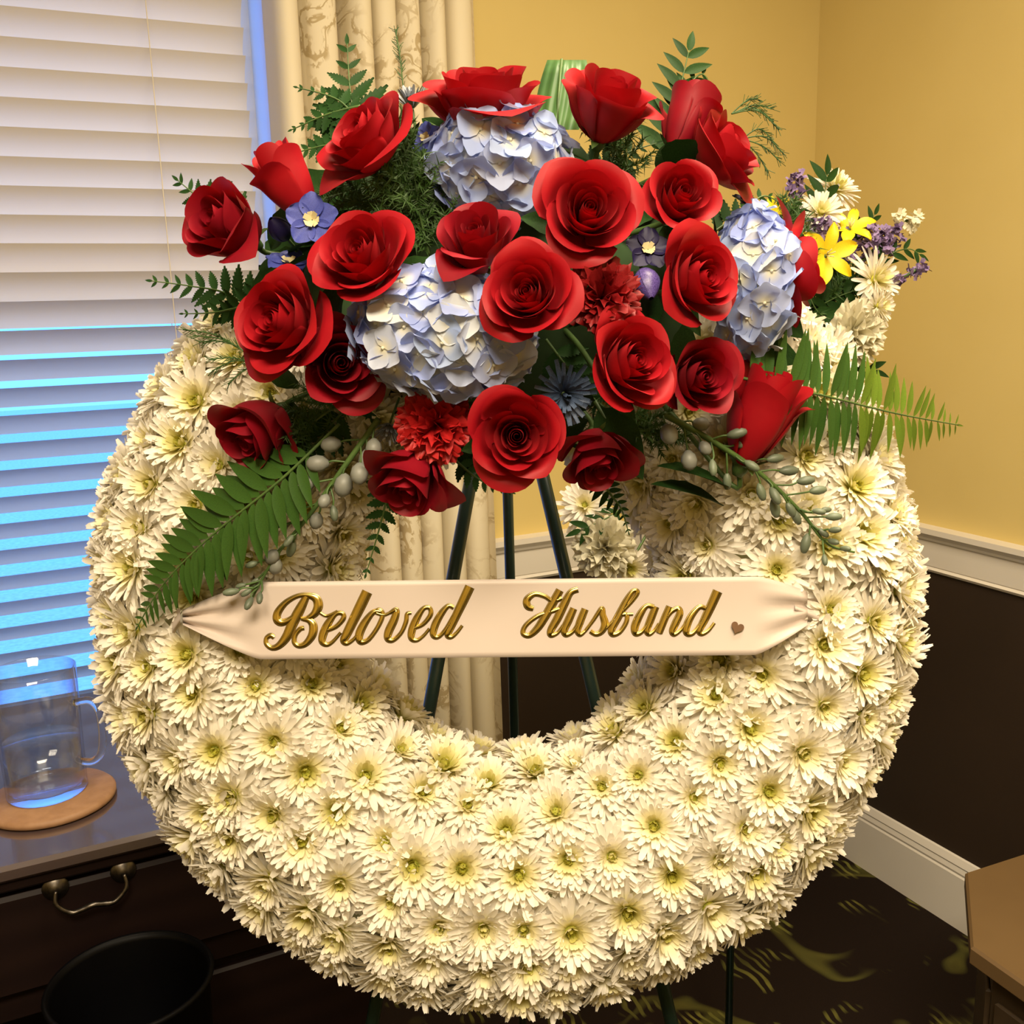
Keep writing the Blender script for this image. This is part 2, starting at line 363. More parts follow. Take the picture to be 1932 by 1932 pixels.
for z0, z1 in ((WZ0, 1.44), (1.49, WZ1)):
    mb = MB(); mb.box((WX0+0.05, Y0+0.128, z0), (WX1-0.05, Y0+0.132, z1)); part('window_pane', mb.mesh('window_pane', M['pane'], False), win, Matrix.Identity(4), True)
# blind: one part per slat
BY = Y0+0.030; BX1 = on(466, 180, 1, BY).x; BX0 = WX0+0.022
bl = thing('window_blind', 'cream horizontal slat blind hanging in the window behind the glass mug', 'blind', T((BX0, BY, WZ0)))
mb = MB(); SW = 0.058
def slatf(u, v):                                    # slightly crowned slat, room edge high
    w = (v-0.5)*SW; c = 0.0035*(1-(2*v-1)**2)
    return (u*(BX1-BX0), w, c)
mb.grid(slatf, 1, 6); sl = mb.mesh('slat', M['slat'])
NS = 33; pitchz = 0.0470
for i in range(NS): part('slat', sl, bl, T((0, 0, 0.03+i*pitchz)) @ Matrix.Rotation(-R(39+23*min(1, max(0, i*pitchz-0.64)/0.20)), 4, 'X'))
mb = MB(); mb.box((0, -0.028, 0.0), (BX1-BX0, 0.028, 0.016), 0.004); part('bottom_rail', mb.mesh('bottom_rail', M['slat'], False), bl)
mb = MB(); mb.box((0, -0.03, WZ1-WZ0-0.05), (BX1-BX0, 0.03, WZ1-WZ0), 0.004); part('head_rail', mb.mesh('head_rail', M['slat'], False), bl)
for fx in (0.12, 0.5, 0.88):
    for yy in (-0.022, 0.022):
        mb = MB(); mb.tube([((BX1-BX0)*fx, yy, 0.01), ((BX1-BX0)*fx, yy, WZ1-WZ0-0.03)], 0.0009, 5); part('ladder_cord', mb.mesh('ladder_cord', M['slat']), bl)
mb = MB(); mb.box((-14, Y0+0.4, -0.5), (14, 22, -0.4)); struct('ground_outside', mb, M['outside'])
# curtain
cx0 = on(512, 100, 1, 1.87).x; cx1 = on(908, 60, 1, 1.87).x
mb = MB(); NF = 7.5
def curtf(u, v):
    z = 2.35*(1-v)+0.012
    uu = u+0.022*math.sin(9*u+1)
    ph = 2*math.pi*NF*uu + 0.5*math.sin(6*u+2) + 0.25*math.sin(3.1*v+5*u)
    amp = 0.033+0.010*math.sin(17*u+1.3)
    sh = math.sin(ph); sh = math.copysign(abs(sh)**0.6, sh)
    x = cx0+(cx1-cx0)*(u*(1+0.03*v)) + 0.010*math.cos(ph)*1.0
    return (x, 1.875+amp*sh, z)
mb.grid(curtf, 220, 12); cm = mb.mesh('curtain', M['curtain'])
uvl = cm.uv_layers.new(name='UVMap')
for lp in cm.loops:
    i = lp.vertex_index; uvl.data[lp.index].uv = ((i % 221)/220*1.15, cm.vertices[i].co.z)
thing('curtain', 'cream pleated curtain with brown scroll print hanging beside the window', 'curtain', None, None, cm)

# ================================================================== desk, mug, coaster, bin, side table
DZ, DY0, DY1, DX0, DX1 = 0.75, 1.265, 1.835, -1.05, 0.42
dk = thing('desk', 'dark mahogany writing desk with brass drawer pulls under the window', 'desk', T(((DX0+DX1)/2, (DY0+DY1)/2, 0)))
def wbox(nm, lo, hi, mat, parent, bev=0.003, smooth=False):
    mb = MB(); mb.box(lo, hi, bev); return part(nm, mb.mesh(nm, mat, smooth), parent, Matrix.Identity(4), True)
wbox('desk_top', (DX0, DY0, DZ-0.022), (DX1, DY1, DZ), M['mahoganytop'], dk, 0.005)
wbox('apron_moulding', (DX0+0.01, DY0+0.010, DZ-0.04), (DX1-0.01, DY1, DZ-0.022), M['mahogany'], dk, 0.004)
wbox('desk_body', (DX0+0.02, DY0+0.035, 0.52), (DX1-0.02, DY1, DZ-0.04), M['mahogany'], dk)
for i, (a, b) in enumerate(((DX0+0.03, DX0+0.42), (DX0+0.44, DX0+0.86), (DX0+0.88, DX1-0.03))):
    d = wbox('drawer', (a, DY0+0.018, 0.565), (b, DY0+0.036, DZ-0.05), M['mahogany'], dk, 0.005)
    c = (a+b)/2 - (0.055 if i == 2 else 0); yy = DY0+0.016
    if i == 2: c = on(172, 1680, 1, DY0+0.01).x; zc = on(172, 1668, 1, DY0+0.01).z+0.004
    for s in (-1, 1):
        mb = MB(); mb.lathe([(0.0001, 0.007), (0.006, 0.007), (0.009, 0.004), (0.015, 0.002), (0.016, 0)], 16)
        part('rosette', mb.mesh('rosette', M['steel']), d, frame((c+s*0.040, yy, zc if i == 2 else 0.66), (0, -1, 0)), True)
    mb = MB(); zz = zc if i == 2 else 0.66
    mb.tube(catmull([(c-0.040, yy-0.010, zz), (c-0.041, yy-0.014, zz-0.016), (c-0.026, yy-0.016, zz-0.030), (c-0.012, yy-0.017, zz-0.029), (c, yy-0.018, zz-0.026), (c+0.012, yy-0.017, zz-0.029), (c+0.026, yy-0.016, zz-0.030), (c+0.041, yy-0.014, zz-0.016), (c+0.040, yy-0.010, zz)], 5), lambda u: 0.0022+0.0016*math.sin(math.pi*u), 8)
    part('drawer_pull', mb.mesh('drawer_pull', M['steel']), d, None, True)
for x0_, x1_ in ((DX0+0.03, DX0+0.40), (DX1-0.42, DX1-0.03)):
    wbox('pedestal', (x0_, DY0+0.05, 0.03), (x1_, DY1-0.02, 0.52), M['mahogany'], dk)
    for z0_, z1_ in ((0.05, 0.27), (0.285, 0.505)):
        wbox('drawer', (x0_+0.015, DY0+0.035, z0_), (x1_-0.015, DY0+0.05, z1_), M['mahogany'], dk, 0.004)
wbox('back_panel', (DX0+0.05, DY1-0.03, 0.12), (DX1-0.05, DY1-0.015, 0.52), M['mahogany'], dk)

mc = on(96, 1497, 2, DZ+0.012)
mb = MB(); mb.lathe([(0.0001, 0), (0.078, 0), (0.083, 0.003), (0.083, 0.008), (0.079, 0.012), (0.0001, 0.012)], 56)
thing('coaster', 'round tan wooden coaster on the desk under the glass mug', 'coaster', T((mc.x, mc.y, DZ)), None, mb.mesh('coaster', M['coaster']))
mg = on(90, 1492, 2, DZ+0.012); MR = 71*depth(mg)/FPX; MH = 0.176
mug = thing('glass_mug', 'tall clear glass mug of water with a handle on the wooden coaster', 'mug', T((mg.x, mg.y, DZ+0.0125)))
mb = MB(); t2 = 0.0032
mb.lathe([(0.0001, 0), (MR-0.002, 0), (MR, 0.003), (MR*1.02, MH*0.5), (MR*1.05, MH-0.001), (MR*1.05-t2*0.5, MH), (MR*1.05-t2, MH-0.001), (MR*1.02-t2, MH*0.5), (MR-t2, 0.012), (MR-t2-0.004, 0.009), (0.0001, 0.009)], 64)
part('mug_body', mb.mesh('mug_body', M['glass']), mug)
hd = (RT - Vector((0, 0, RT.z))).normalized()
mb = MB(); pts = [hd*(MR*1.0)+Vector((0, 0, MH*0.72)), hd*(MR+0.02)+Vector((0, 0, MH*0.735)), hd*(MR+0.031)+Vector((0, 0, MH*0.66)), hd*(MR+0.033)+Vector((0, 0, MH*0.48)), hd*(MR+0.028)+Vector((0, 0, MH*0.31)), hd*(MR+0.015)+Vector((0, 0, MH*0.235)), hd*(MR*0.995)+Vector((0, 0, MH*0.24))]
mb.tube(catmull(pts, 6), 0.0052, 12); part('mug_handle', mb.mesh('mug_handle', M['solidglass']), mug)
mb = MB(); wr_ = MR-t2+0.0004
mb.lathe([(0.0001, 0.0088), (MR-t2-0.004, 0.0088), (wr_, 0.013), (wr_+0.0003, MH*0.43), (0.0001, MH*0.43)], 64)
part('water', mb.mesh('water', M['water']), mug)

bz = 0.62; bc = on(245, 1848, 2, bz); BR = 148*depth(bc)/FPX
wbk = thing('wastebasket', 'tall black round wastebasket on the carpet in front of the desk drawers', 'wastebasket', T((bc.x, bc.y, 0)))
mb = MB(); mb.lathe([(0.0001, 0), (BR*0.78, 0), (BR*0.80, 0.006), (BR-0.003, bz-0.006), (BR, bz-0.004), (BR+0.002, bz), (BR-0.003, bz), (BR-0.005, bz-0.008), (BR*0.79, 0.01), (0.0001, 0.008)], 48)
part('bin_body', mb.mesh('bin_body', M['black']), wbk)
mb = MB(); mb.tube([(BR*math.cos(a*math.pi/24), BR*math.sin(a*math.pi/24), bz-0.002) for a in range(49)], 0.0035, 8, False); part('rim', mb.mesh('rim', M['black']), wbk)

oc = Vector((1.352, 0.742, 0)); OR = 0.262; OZ = 0.5
st = thing('side_table', 'tan octagonal side table standing by the right wall', 'table', T(oc) @ Matrix.Rotation(R(-3), 4, 'Z'))
def octa(rad, z0, z1, bev=0.004):
    mb = MB(); a8 = [R(22.5+45*k) for k in range(8)]
    for r_, z in ((rad-bev, z0), (rad, z0+bev), (rad, z1-bev), (rad-bev, z1)):
        for a in a8: mb.add((r_*math.cos(a), r_*math.sin(a), z))
    for k in range(3):
        for j in range(8): a = 8*k+j; b = 8*k+(j+1) % 8; mb.f.append((a, b, b+8, a+8))
    mb.f.append(tuple(range(7, -1, -1))); mb.f.append(tuple(range(24, 32))); return mb
part('table_top', octa(OR, OZ-0.03, OZ).mesh('table_top', M['oct'], False), st)
part('table_body', octa(OR-0.035, 0.04, OZ-0.03).mesh('table_body', M['octbody'], False), st)
part('plinth', octa(OR-0.02, 0, 0.04).mesh('plinth', M['octbody'], False), st)
mb = MB(); mb.box((-0.075, -0.004, 0), (0.075, 0.004, 0.33), 0.003); pm = mb.mesh('side_panel', M['octbody'], False)
for k in range(8):
    a = R(45*k); rr = (OR-0.035)*math.cos(R(22.5))+0.003
    part('side_panel', pm, st, T((rr*math.cos(a), rr*math.sin(a), 0.09)) @ Matrix.Rotation(a+math.pi/2, 4, 'Z'))

# ================================================================== easel and wreath
ZW = 0.90
WC = P(955, 1122, ZW)
def leg_floor(x0, y0, x1, y1, z):                   # follow an image line in the plane z until the floor
    a = P(x0, y0, z); d = P(x1, y1, z)-a; return a + d*(-a.z/d.z)
apex = P(948, 575, 1.015)
easel = thing('easel', 'dark green metal tripod easel holding up the white wreath', 'easel', T((apex.x, apex.y, 0)))
lf = leg_floor(885, 905, 806, 1345, 1.015); rf = leg_floor(1030, 905, 1072, 1085, 1.015)
fh = Vector((FW.x, FW.y, 0)).normalized()
rear = Vector((apex.x, apex.y, 0)) + fh*0.36; rear.z = 0
def easel_leg(foot, r=0.0068):
    d = (foot-apex).normalized(); mb = MB(); mb.tube([apex+d*0.0, apex+d*0.4, foot+Vector((0, 0, 0.004))], r, 10)
    return part('leg', mb.mesh('leg', M['easel']), easel, None, True)
l1 = easel_leg(lf); l2 = easel_leg(rf); l3 = easel_leg(rear, 0.0058)
for lg, foot in ((l1, lf), (l2, rf), (l3, rear)):
    mb = MB(); mb.lathe([(0.0001, 0), (0.010, 0), (0.011, 0.004), (0.009, 0.02), (0.0001, 0.021)], 16, foot); part('rubber_foot', mb.mesh('rubber_foot', M['black']), lg, None, True)
mb = MB(); mb.lathe([(0.0001, 0.03), (0.018, 0.028), (0.022, 0.01), (0.022, -0.02), (0.0001, -0.024)], 20); part('hub', mb.mesh('hub', M['easel']), easel, T(apex), True)
def at_leg(foot, t): return apex + (foot-apex)*t
for foot in (lf, rf):                               # hooks that carry the ring under its lower half
    h0 = at_leg(foot, 0.63); mb = MB(); mb.tube(catmull([h0, h0+TC*0.05-UP*0.004, h0+TC*0.075+UP*0.002, h0+TC*0.08+UP*0.03], 5), 0.004, 8)
    part('hook', mb.mesh('hook', M['easel']), easel, None, True)

WFRAME = frame(WC, TC, RT)
wreath = thing('flower_wreath', 'large round funeral wreath of white chrysanthemums on a dark green easel', 'wreath', WFRAME)
A_, B_, C_ = 0.2475, 0.107, 0.074
mb = MB()
mb.grid(lambda u, v: (lambda th, ph: ((A_+(B_-0.012)*math.sin(ph))*math.cos(th), (A_+(B_-0.012)*math.sin(ph))*math.sin(th), max(-0.035, (C_-0.012)*math.cos(ph))))(2*math.pi*u, 2*math.pi*v), 96, 24)
part('foam_ring', mb.mesh('foam_ring', M['foam']), wreath)

def mum_mesh(seed, layers, name='chrysanthemum', mat=None, tipw=0.45):
    rg = random.Random(seed); mb = MB()
    for (n, L, r0, z0, e0, e1, w) in layers:
        off = rg.random()*6.28
        for k in range(n):
            a = off+2*math.pi*(k+rg.uniform(-0.25, 0.25))/n; l = L*rg.uniform(0.82, 1.1); ww = w*rg.uniform(0.8, 1.15)
            ea = R(e0+rg.uniform(-9, 9)); eb = R(e1+rg.uniform(-14, 14)); tw = rg.uniform(-0.25, 0.25)
            ca, sa = math.cos(a), math.sin(a); r_, z_ = r0, z0; rows = []
            S = [0, 0.3, 0.6, 0.86, 1.0]; W = [0.45, 0.85, 1.0, 0.86, tipw]; ps = 0
            for s, wv in zip(S, W):
                e = ea+(eb-ea)*s; d = (s-ps)*l; ps = s; r_ += d*math.cos(e); z_ += d*math.sin(e)
                hw = ww*wv*0.5; ch = hw*0.5
                row = []
                for q, dz in ((-1, ch), (0, 0), (1, ch)):
                    tq = q*hw; lat = tw*s*l*0.3
                    row.append(mb.add((ca*r_-sa*(tq+lat), sa*r_+ca*(tq+lat), z_+dz+q*tw*hw)))
                rows.append(row)
            for i in range(4):
                for j in range(2): mb.f.append((rows[i][j], rows[i][j+1], rows[i+1][j+1], rows[i+1][j]))
    return mb.mesh(name, mat or M['mum'])
MUMS = []
for s in range(8):
    o = s % 4
    MUMS.append(mum_mesh(100+s, [(26, 0.92, 0.12, -0.05, 4, 0, 0.17), (25, 0.86, 0.12, 0.02, 16, 16, 0.16), (23, 0.76, 0.10, 0.07, 28+o*3, 30, 0.155), (19, 0.60, 0.09, 0.11, 42+o*3, 46, 0.14), (15, 0.42, 0.08, 0.13, 56, 66, 0.12), (10, 0.24, 0.06, 0.14, 66, 84+o*5, 0.09)]))
def eye_mesh(seed):
    rg = random.Random(seed); mb = MB()
    mb.lathe([(0.0001, 0.24), (0.05, 0.235), (0.10, 0.22), (0.14, 0.17), (0.15, 0.08), (0.12, 0.0)], 12)
    for k in range(14):
        a = k*2.4; r_ = 0.13*math.sqrt((k+0.5)/14); x, y = r_*math.cos(a), r_*math.sin(a)
        n = mb.add((x, y, 0.30-rg.random()*0.03)); b = [mb.add((x+0.03*math.cos(q), y+0.03*math.sin(q), 0.22)) for q in (0, 2.1, 4.2)]
        mb.f += [(b[0], b[1], n), (b[1], b[2], n), (b[2], b[0], n)]
    return mb.mesh('flower_eye', M['mumeye'], False)
EYES = [eye_mesh(s) for s in range(3)]
rg = random.Random(5); nm_ = 0
rowsphi = [-88, -62, -37, -13, 11, 35, 59, 83, 104]
for ri, phd in enumerate(rowsphi):
    ph0 = R(phd); rad = A_+B_*math.sin(ph0); n = max(8, round(2*math.pi*rad/0.0405))
    for k in range(n):
        th = 2*math.pi*(k+0.5*(ri % 2)+rg.uniform(-0.2, 0.2))/n; ph = ph0+R(rg.uniform(-6, 6))
        q = Vector(((A_+B_*math.sin(ph))*math.cos(th), (A_+B_*math.sin(ph))*math.sin(th), C_*math.cos(ph)))
        nrm = Vector((math.sin(ph)/B_*math.cos(th), math.sin(ph)/B_*math.sin(th), math.cos(ph)/C_)).normalized()
        w = WFRAME @ q; dd = depth(w); px = CPX+FPX*(w-CAM).dot(RT)/dd; py = CPX-FPX*(w-CAM).dot(UP)/dd
        if py < 610 and 440 < px < 1380: continue     # behind the rose spray
        if py < 680 and 620 < px < 1260: continue
        nrm = (nrm+Vector((rg.uniform(-.16, .16), rg.uniform(-.16, .16), rg.uniform(-.1, .1)))).normalized()
        sc = 0.0360*rg.uniform(0.88, 1.12)
        mm = frame(q-nrm*0.008, nrm, (rg.uniform(-1, 1), rg.uniform(-1, 1), rg.uniform(-1, 1)), sc)
        c = part('chrysanthemum', MUMS[rg.randrange(8)], wreath, mm); nm_ += 1
        part('flower_eye', EYES[rg.randrange(3)], c)
print('mums', nm_)

# ------------------------------------------------------------------ ribbon with lettering
def zrib(x):
    z = 0.800
    if x < 520: z += 0.012*((520-x)/170)**2
    if x > 1400: z += 0.014*((x-1400)/120)**2
    return z - 0.006*math.sin(math.pi*(x-345)/1180)
def rib(u, v):
    x = 345+u*1178
    top = 1098-10*(x-480)/920; bot = 1244-8*(x-480)/920
    l = max(0, (490-x)/145); r_ = max(0, (x-1425)/98)*0.85
    if l > 0: top += 52*l**1.3; bot -= 66*l**1.15
    if r_ > 0: top += 38*r_**1.4; bot -= 66*r_**1.2
    y = top+(bot-top)*v
    e = max(l, r_)
    z = zrib(x) + e*0.005*math.cos(v*math.pi*5) + 0.0015*math.sin(v*math.pi)
    return P(x, y, z)
ribbon = thing('sash_ribbon', 'white satin ribbon with gold script lettering stretched across the wreath opening', 'ribbon', T(P(955, 1168, 0.80)))
mb = MB(); mb.grid(rib, 96, 14); rm = mb.mesh('ribbon_band', M['ribbon']); ro = part('ribbon_band', rm, ribbon, None, True)
md = ro.modifiers.new('thickness', 'SOLIDIFY'); md.thickness = 0.0005
for x0, x1, yt in ((1500, 1545, 1145), (340, 325, 1165)):   # pinned tail folds at each end
    mb = MB(); mb.grid(lambda u, v: P(x0+(x1-x0)*u, yt-16+(28+26*u)*v, 0.812+0.012*u+0.006*math.sin(v*7)), 8, 10)
    part('ribbon_tail', mb.mesh('ribbon_tail', M['ribbon']), ribbon, None, True)
def glyph(strokes, ox, oy, sc):
    objs = MB(), MB()
    for mbx, grow, lift in ((objs[1], 2.4, 0.0006), (objs[0], 0.0, 0.0013)):
        for st_ in strokes:
            pts = catmull([(p[0], p[1], p[2]) for p in st_], 7)
            n = len(mbx.v); k = len(pts)
            for i, p in enumerate(pts):
                d = Vector(pts[min(i+1, k-1)][:2])-Vector(pts[max(i-1, 0)][:2])
                d = d.normalized() if d.length > 0 else Vector((1, 0)); nn = Vector((-d.y, d.x)); hw = p[2]*0.60+grow*2.2
                for q, lf_ in ((1, 0), (0.75, lift), (-0.75, lift), (-1, 0)):
                    x = ox+(p[0]+nn.x*hw*q)/sc; y = oy+(p[1]+nn.y*hw*q)/sc
                    mbx.add(P(x, y, zrib(x)+0.0013*math.sin(math.pi*min(1, max(0, (y-1092)/148)))-0.0006-lf_))
            for i in range(k-1):
                for j in range(3): a = n+4*i+j; mbx.f.append((a, a+1, a+5, a+4))
    return objs
B1, B2 = (480, 1080, 4.39), (960, 1080, 4.2)
GL = [
 ('B', B1, [[(432, 200, 40), (375, 310, 62), (318, 420, 64), (268, 530, 58), (205, 605, 42), (145, 625, 30), (100, 592, 26), (100, 545, 24), (135, 522, 28), (162, 538, 26)],
            [(415, 240, 18), (360, 320, 20), (300, 385, 30), (228, 415, 44), (188, 390, 50), (195, 330, 46), (260, 250, 34), (350, 198, 26), (430, 188, 30), (505, 212, 50), (530, 272, 58), (500, 340, 46), (440, 378, 26), (385, 385, 18)],
            [(400, 388, 18), (455, 398, 36), (488, 445, 52), (478, 520, 50), (425, 590, 36), (365, 608, 28), (330, 575, 28), (340, 515, 26), (380, 468, 26), (412, 460, 24)]]),
 ('e', B1, [[(545, 335, 16), (600, 360, 14), (690, 325, 20)], [(605, 478, 24), (680, 445, 24), (738, 378, 28), (725, 338, 26), (672, 345, 26), (615, 415, 44), (572, 505, 50), (562, 570, 42), (600, 598, 26), (650, 572, 18), (715, 498, 14)]]),
 ('l', B1, [[(935, 160, 66), (880, 275, 66), (818, 400, 60), (762, 515, 54), (738, 565, 40), (765, 588, 26), (815, 560, 18), (850, 520, 14)]]),
 ('o', B1, [[(1045, 325, 26), (985, 330, 30), (915, 415, 46), (868, 515, 50), (880, 575, 36), (940, 560, 26), (1005, 480, 24), (1052, 390, 26), (1060, 335, 26), (1030, 308, 22), (1000, 330, 16), (1070, 352, 16), (1120, 335, 14)]]),
 ('v', B1, [[(1120, 335, 16), (1175, 312, 34), (1160, 385, 48), (1112, 490, 50), (1105, 550, 38), (1150, 560, 26), (1215, 500, 22), (1255, 410, 24), (1265, 345, 22), (1300, 335, 14)]]),
 ('e', B1, [[(1318, 462, 20), (1395, 430, 22), (1458, 352, 26), (1452, 296, 24), (1402, 298, 26), (1345, 380, 42), (1305, 480, 46), (1302, 545, 36), (1345, 562, 22), (1400, 525, 16), (1450, 465, 14)]]),
 ('d', B1, [[(1650, 292, 24), (1605, 278, 26), (1545, 345, 40), (1495, 440, 46), (1482, 515, 38), (1520, 535, 24), (1580, 478, 22), (1650, 360, 22)], [(1785, 118, 60), (1735, 225, 58), (1675, 350, 52), (1622, 460, 48), (1600, 520, 34), (1630, 535, 24), (1675, 500, 18), (1722, 440, 14)]]),
 ('H', B2, [[(195, 288, 26), (150, 268, 40), (145, 215, 40), (205, 172, 28), (285, 190, 24), (350, 228, 22), (420, 205, 20)], [(405, 140, 46), (350, 240, 50), (285, 355, 48), (225, 445, 42), (160, 500, 30), (112, 480, 26), (138, 415, 24), (230, 345, 22), (340, 310, 20), (440, 275, 18)], [(548, 135, 34), (490, 160, 36), (440, 250, 48), (385, 365, 48), (332, 460, 40), (335, 498, 28), (385, 480, 18), (430, 420, 14)]]),
 ('u', B2, [[(515, 285, 40), (475, 375, 46), (440, 455, 42), (455, 495, 28), (510, 465, 20), (560, 385, 20), (600, 300, 24)], [(605, 290, 40), (565, 390, 44), (545, 460, 36), (565, 494, 24), (605, 465, 16)]]),
 ('s', B2, [[(605, 465, 16), (665, 385, 18), (735, 285, 24), (745, 340, 36), (762, 410, 44), (735, 468, 34), (690, 490, 26), (645, 465, 24)]]),
 ('b', B2, [[(775, 440, 16), (880, 330, 18), (985, 215, 22), (1020, 155, 24), (985, 148, 24), (935, 220, 38), (870, 345, 46), (815, 450, 42), (825, 492, 30), (880, 472, 24), (930, 395, 24), (935, 335, 22), (900, 335, 18), (985, 330, 14)]]),
 ('a', B2, [[(1150, 275, 26), (1095, 265, 26), (1045, 325, 40), (1000, 425, 46), (1005, 485, 32), (1055, 470, 22), (1115, 385, 20), (1155, 295, 24)], [(1165, 270, 40), (1125, 370, 44), (1095, 455, 38), (1110, 490, 24), (1150, 465, 16), (1190, 405, 14)]]),
 ('n', B2, [[(1275, 270, 40), (1235, 365, 44), (1190, 480, 40)], [(1225, 400, 18), (1285, 315, 22), (1340, 285, 28), (1355, 325, 40), (1320, 405, 44), (1295, 465, 36), (1312, 492, 24), (1360, 460, 16), (1400, 405, 14)]]),
 ('d', B2, [[(1560, 285, 24), (1510, 275, 26), (1450, 340, 38), (1410, 425, 44), (1410, 482, 34), (1455, 485, 24), (1510, 420, 20), (1565, 320, 20)], [(1655, 148, 58), (1605, 260, 54), (1550, 375, 48), (1510, 460, 36), (1530, 488, 24), (1580, 462, 18), (1630, 400, 14)]]),
]
for ch, (ox, oy, sc), sts in GL:
    a, b = glyph(sts, ox, oy, sc)
    lo_ = part('letter', a.mesh('letter', M['gold']), ribbon, None, True, label='gold foil script letter '+ch)
    part('letter_outline', b.mesh('letter_outline', M['goldedge']), lo_, None, True)
mb = MB(); hc = (1391, 1184); ctr = None; ring = []
for k in range(28):
    a = 2*math.pi*k/28; hx = 16*math.sin(a)**3; hy = 13*math.cos(a)-5*math.cos(2*a)-2*math.cos(3*a)-math.cos(4*a); c_, s_ = math.cos(R(22)), math.sin(R(22))
    x = hc[0]+0.78*(hx*c_+hy*s_); y = hc[1]-0.78*(-hx*s_+hy*c_); ring.append((x, y))
lo = [mb.add(P(x, y, zrib(x)-0.0004)) for x, y in ring]; hi = [mb.add(P(x, y, zrib(x)-0.0018)) for x, y in ring]
for k in range(28): mb.f.append((lo[k], lo[(k+1) % 28], hi[(k+1) % 28], hi[k]))
mb.f.append(tuple(hi)); part('foil_heart', mb.mesh('foil_heart', M['heart'], False), ribbon, None, True, label='small rose gold foil heart')

# ================================================================== flower kits
def rose_petal(ang, Rr, H, w, curl, droop, seed, Rb=0.10, nu=16, nv=10, point=0.0, spiral=0.07):
    rg = random.Random(seed); ph = rg.uniform(0, 6.3); ph2 = rg.uniform(0, 6.3); mb = MB(); Hs = H*rg.uniform(0.985, 1.015); am = rg.uniform(0.6, 1.3)*(0.35 if Rr < .4 else 1)
    def fn(i, j):
        u = 2*i-1; top = max(0.02, 1-abs(u)**3.8)**0.33 + point*max(0, 1-abs(u)*2.2); v = j*top
        a = ang + u*w*(0.75+0.25*math.sin(math.pi*min(1, v)*0.9))
        r_ = Rb+(Rr-Rb)*(1-(1-min(v, 1))**2.1)
        t = max(0, (v-0.72)/0.28); edge = abs(u)**3*v
        r_ = r_*(1+spiral*u) + Rr*curl*t**1.7 + 0.06*Rr*edge*curl*2
        z = Hs*v**1.12 - droop*Hs*t**2 - 0.05*edge*curl
        r_ += 0.022*am*math.sin(4.2*u+ph)*v*v*(0.4+curl*2); z += 0.03*am*math.sin(3.3*u+ph2)*v*v*(0.5+curl*2)
        return (r_*math.cos(a), r_*math.sin(a), z)
    mb.grid(fn, nu, nv); return mb
def core_spiral(turns, r0, r1, h0, h1, seed):
    mb = MB()
    def fn(i, j):
        a = i*turns*2*math.pi; r_ = r0+(r1-r0)*i**0.9; zt = h0+(h1-h0)*i+0.015*math.sin(a*1.5+seed); v = j
        rr = r_*(0.45+0.62*math.sin(math.pi*0.5*min(1, v*1.25)))*(1-0.16*max(0, v-0.75)/0.25)
        return (rr*math.cos(a), rr*math.sin(a), zt*v)
    mb.grid(fn, int(turns*22), 7); return mb
def rose_kit(kind, seed, mat):
    rg = random.Random(seed); ms = []
    if kind == 'open':   L = [(3, .20, .90, 1.30, .01, .0), (3, .30, .95, 1.30, .03, .01), (3, .42, 1.00, 1.32, .06, .03), (4, .57, 1.00, 1.15, .11, .06), (4, .75, .88, 1.12, .18, .12), (3, .86, .66, 1.15, .24, .20)]; core = (2.6, .04, .17, .80, .87)
    elif kind == 'half': L = [(3, .20, 1.02, 1.30, .02, .01), (3, .31, 1.09, 1.30, .05, .02), (3, .44, 1.12, 1.32, .11, .05), (4, .58, 1.04, 1.12, .22, .12), (2, .70, .86, 1.0, .30, .20)]; core = (2.4, .04, .17, .92, .99)
    else:                L = [(3, .24, 1.32, 1.25, .02, .01), (3, .34, 1.34, 1.20, .06, .02), (3, .42, 1.26, 1.20, .16, .05), (2, .48, 1.12, 1.0, .34, .12)]; core = (2.0, .04, .19, 1.18, 1.28)
    off = rg.random()*6
    for li, (n, Rr, H, w, curl, droop) in enumerate(L):
        off += 0.9
        for k in range(n):
            a = off+2*math.pi*(k+rg.uniform(-0.12, 0.12))/n; outer = li >= len(L)-2
            jt = 0.02 if li < 2 else 0.05; ms.append(rose_petal(a, Rr*rg.uniform(1-jt, 1+jt), H*rg.uniform(1-jt, 1+jt), w*rg.uniform(.9, 1.1), curl*rg.uniform(.7, 1.4), droop*rg.uniform(.7, 1.4), rg.random(), point=(0.10 if outer else 0.02)*rg.random()).mesh('petal', mat))
    return core_spiral(*core, seed).mesh('bud_core', mat), ms
KITS = {(k, s, m): rose_kit(k, 11*s+len(k), M[m]) for k in ('open', 'half', 'bud') for s in (0, 1, 2) for m in ('rose', 'rosedark') if not (m == 'rosedark' and k == 'open' and s)}
mb = MB(); mb.lathe([(0.0001, -0.16), (0.07, -0.15), (0.11, -0.06), (0.13, 0.02), (0.10, 0.06)], 12)
for k in range(5):
    a0 = k*1.2566
    mb.grid(lambda u, v: (lambda r_, z, a: (r_*math.cos(a), r_*math.sin(a), z))(0.12+0.26*v**1.2, 0.0+0.20*v-0.22*v*v*(k % 2), a0+(u-.5)*0.9*(1-v)**0.8), 4, 5)
CALYX = mb.mesh('calyx', M['stem'])
mb = MB(); mb.tube([(0, 0, -0.1), (0.02, 0.0, -0.6), (0, 0.02, -1.25)], 0.05, 8); STEM = mb.mesh('stem', M['stem'])
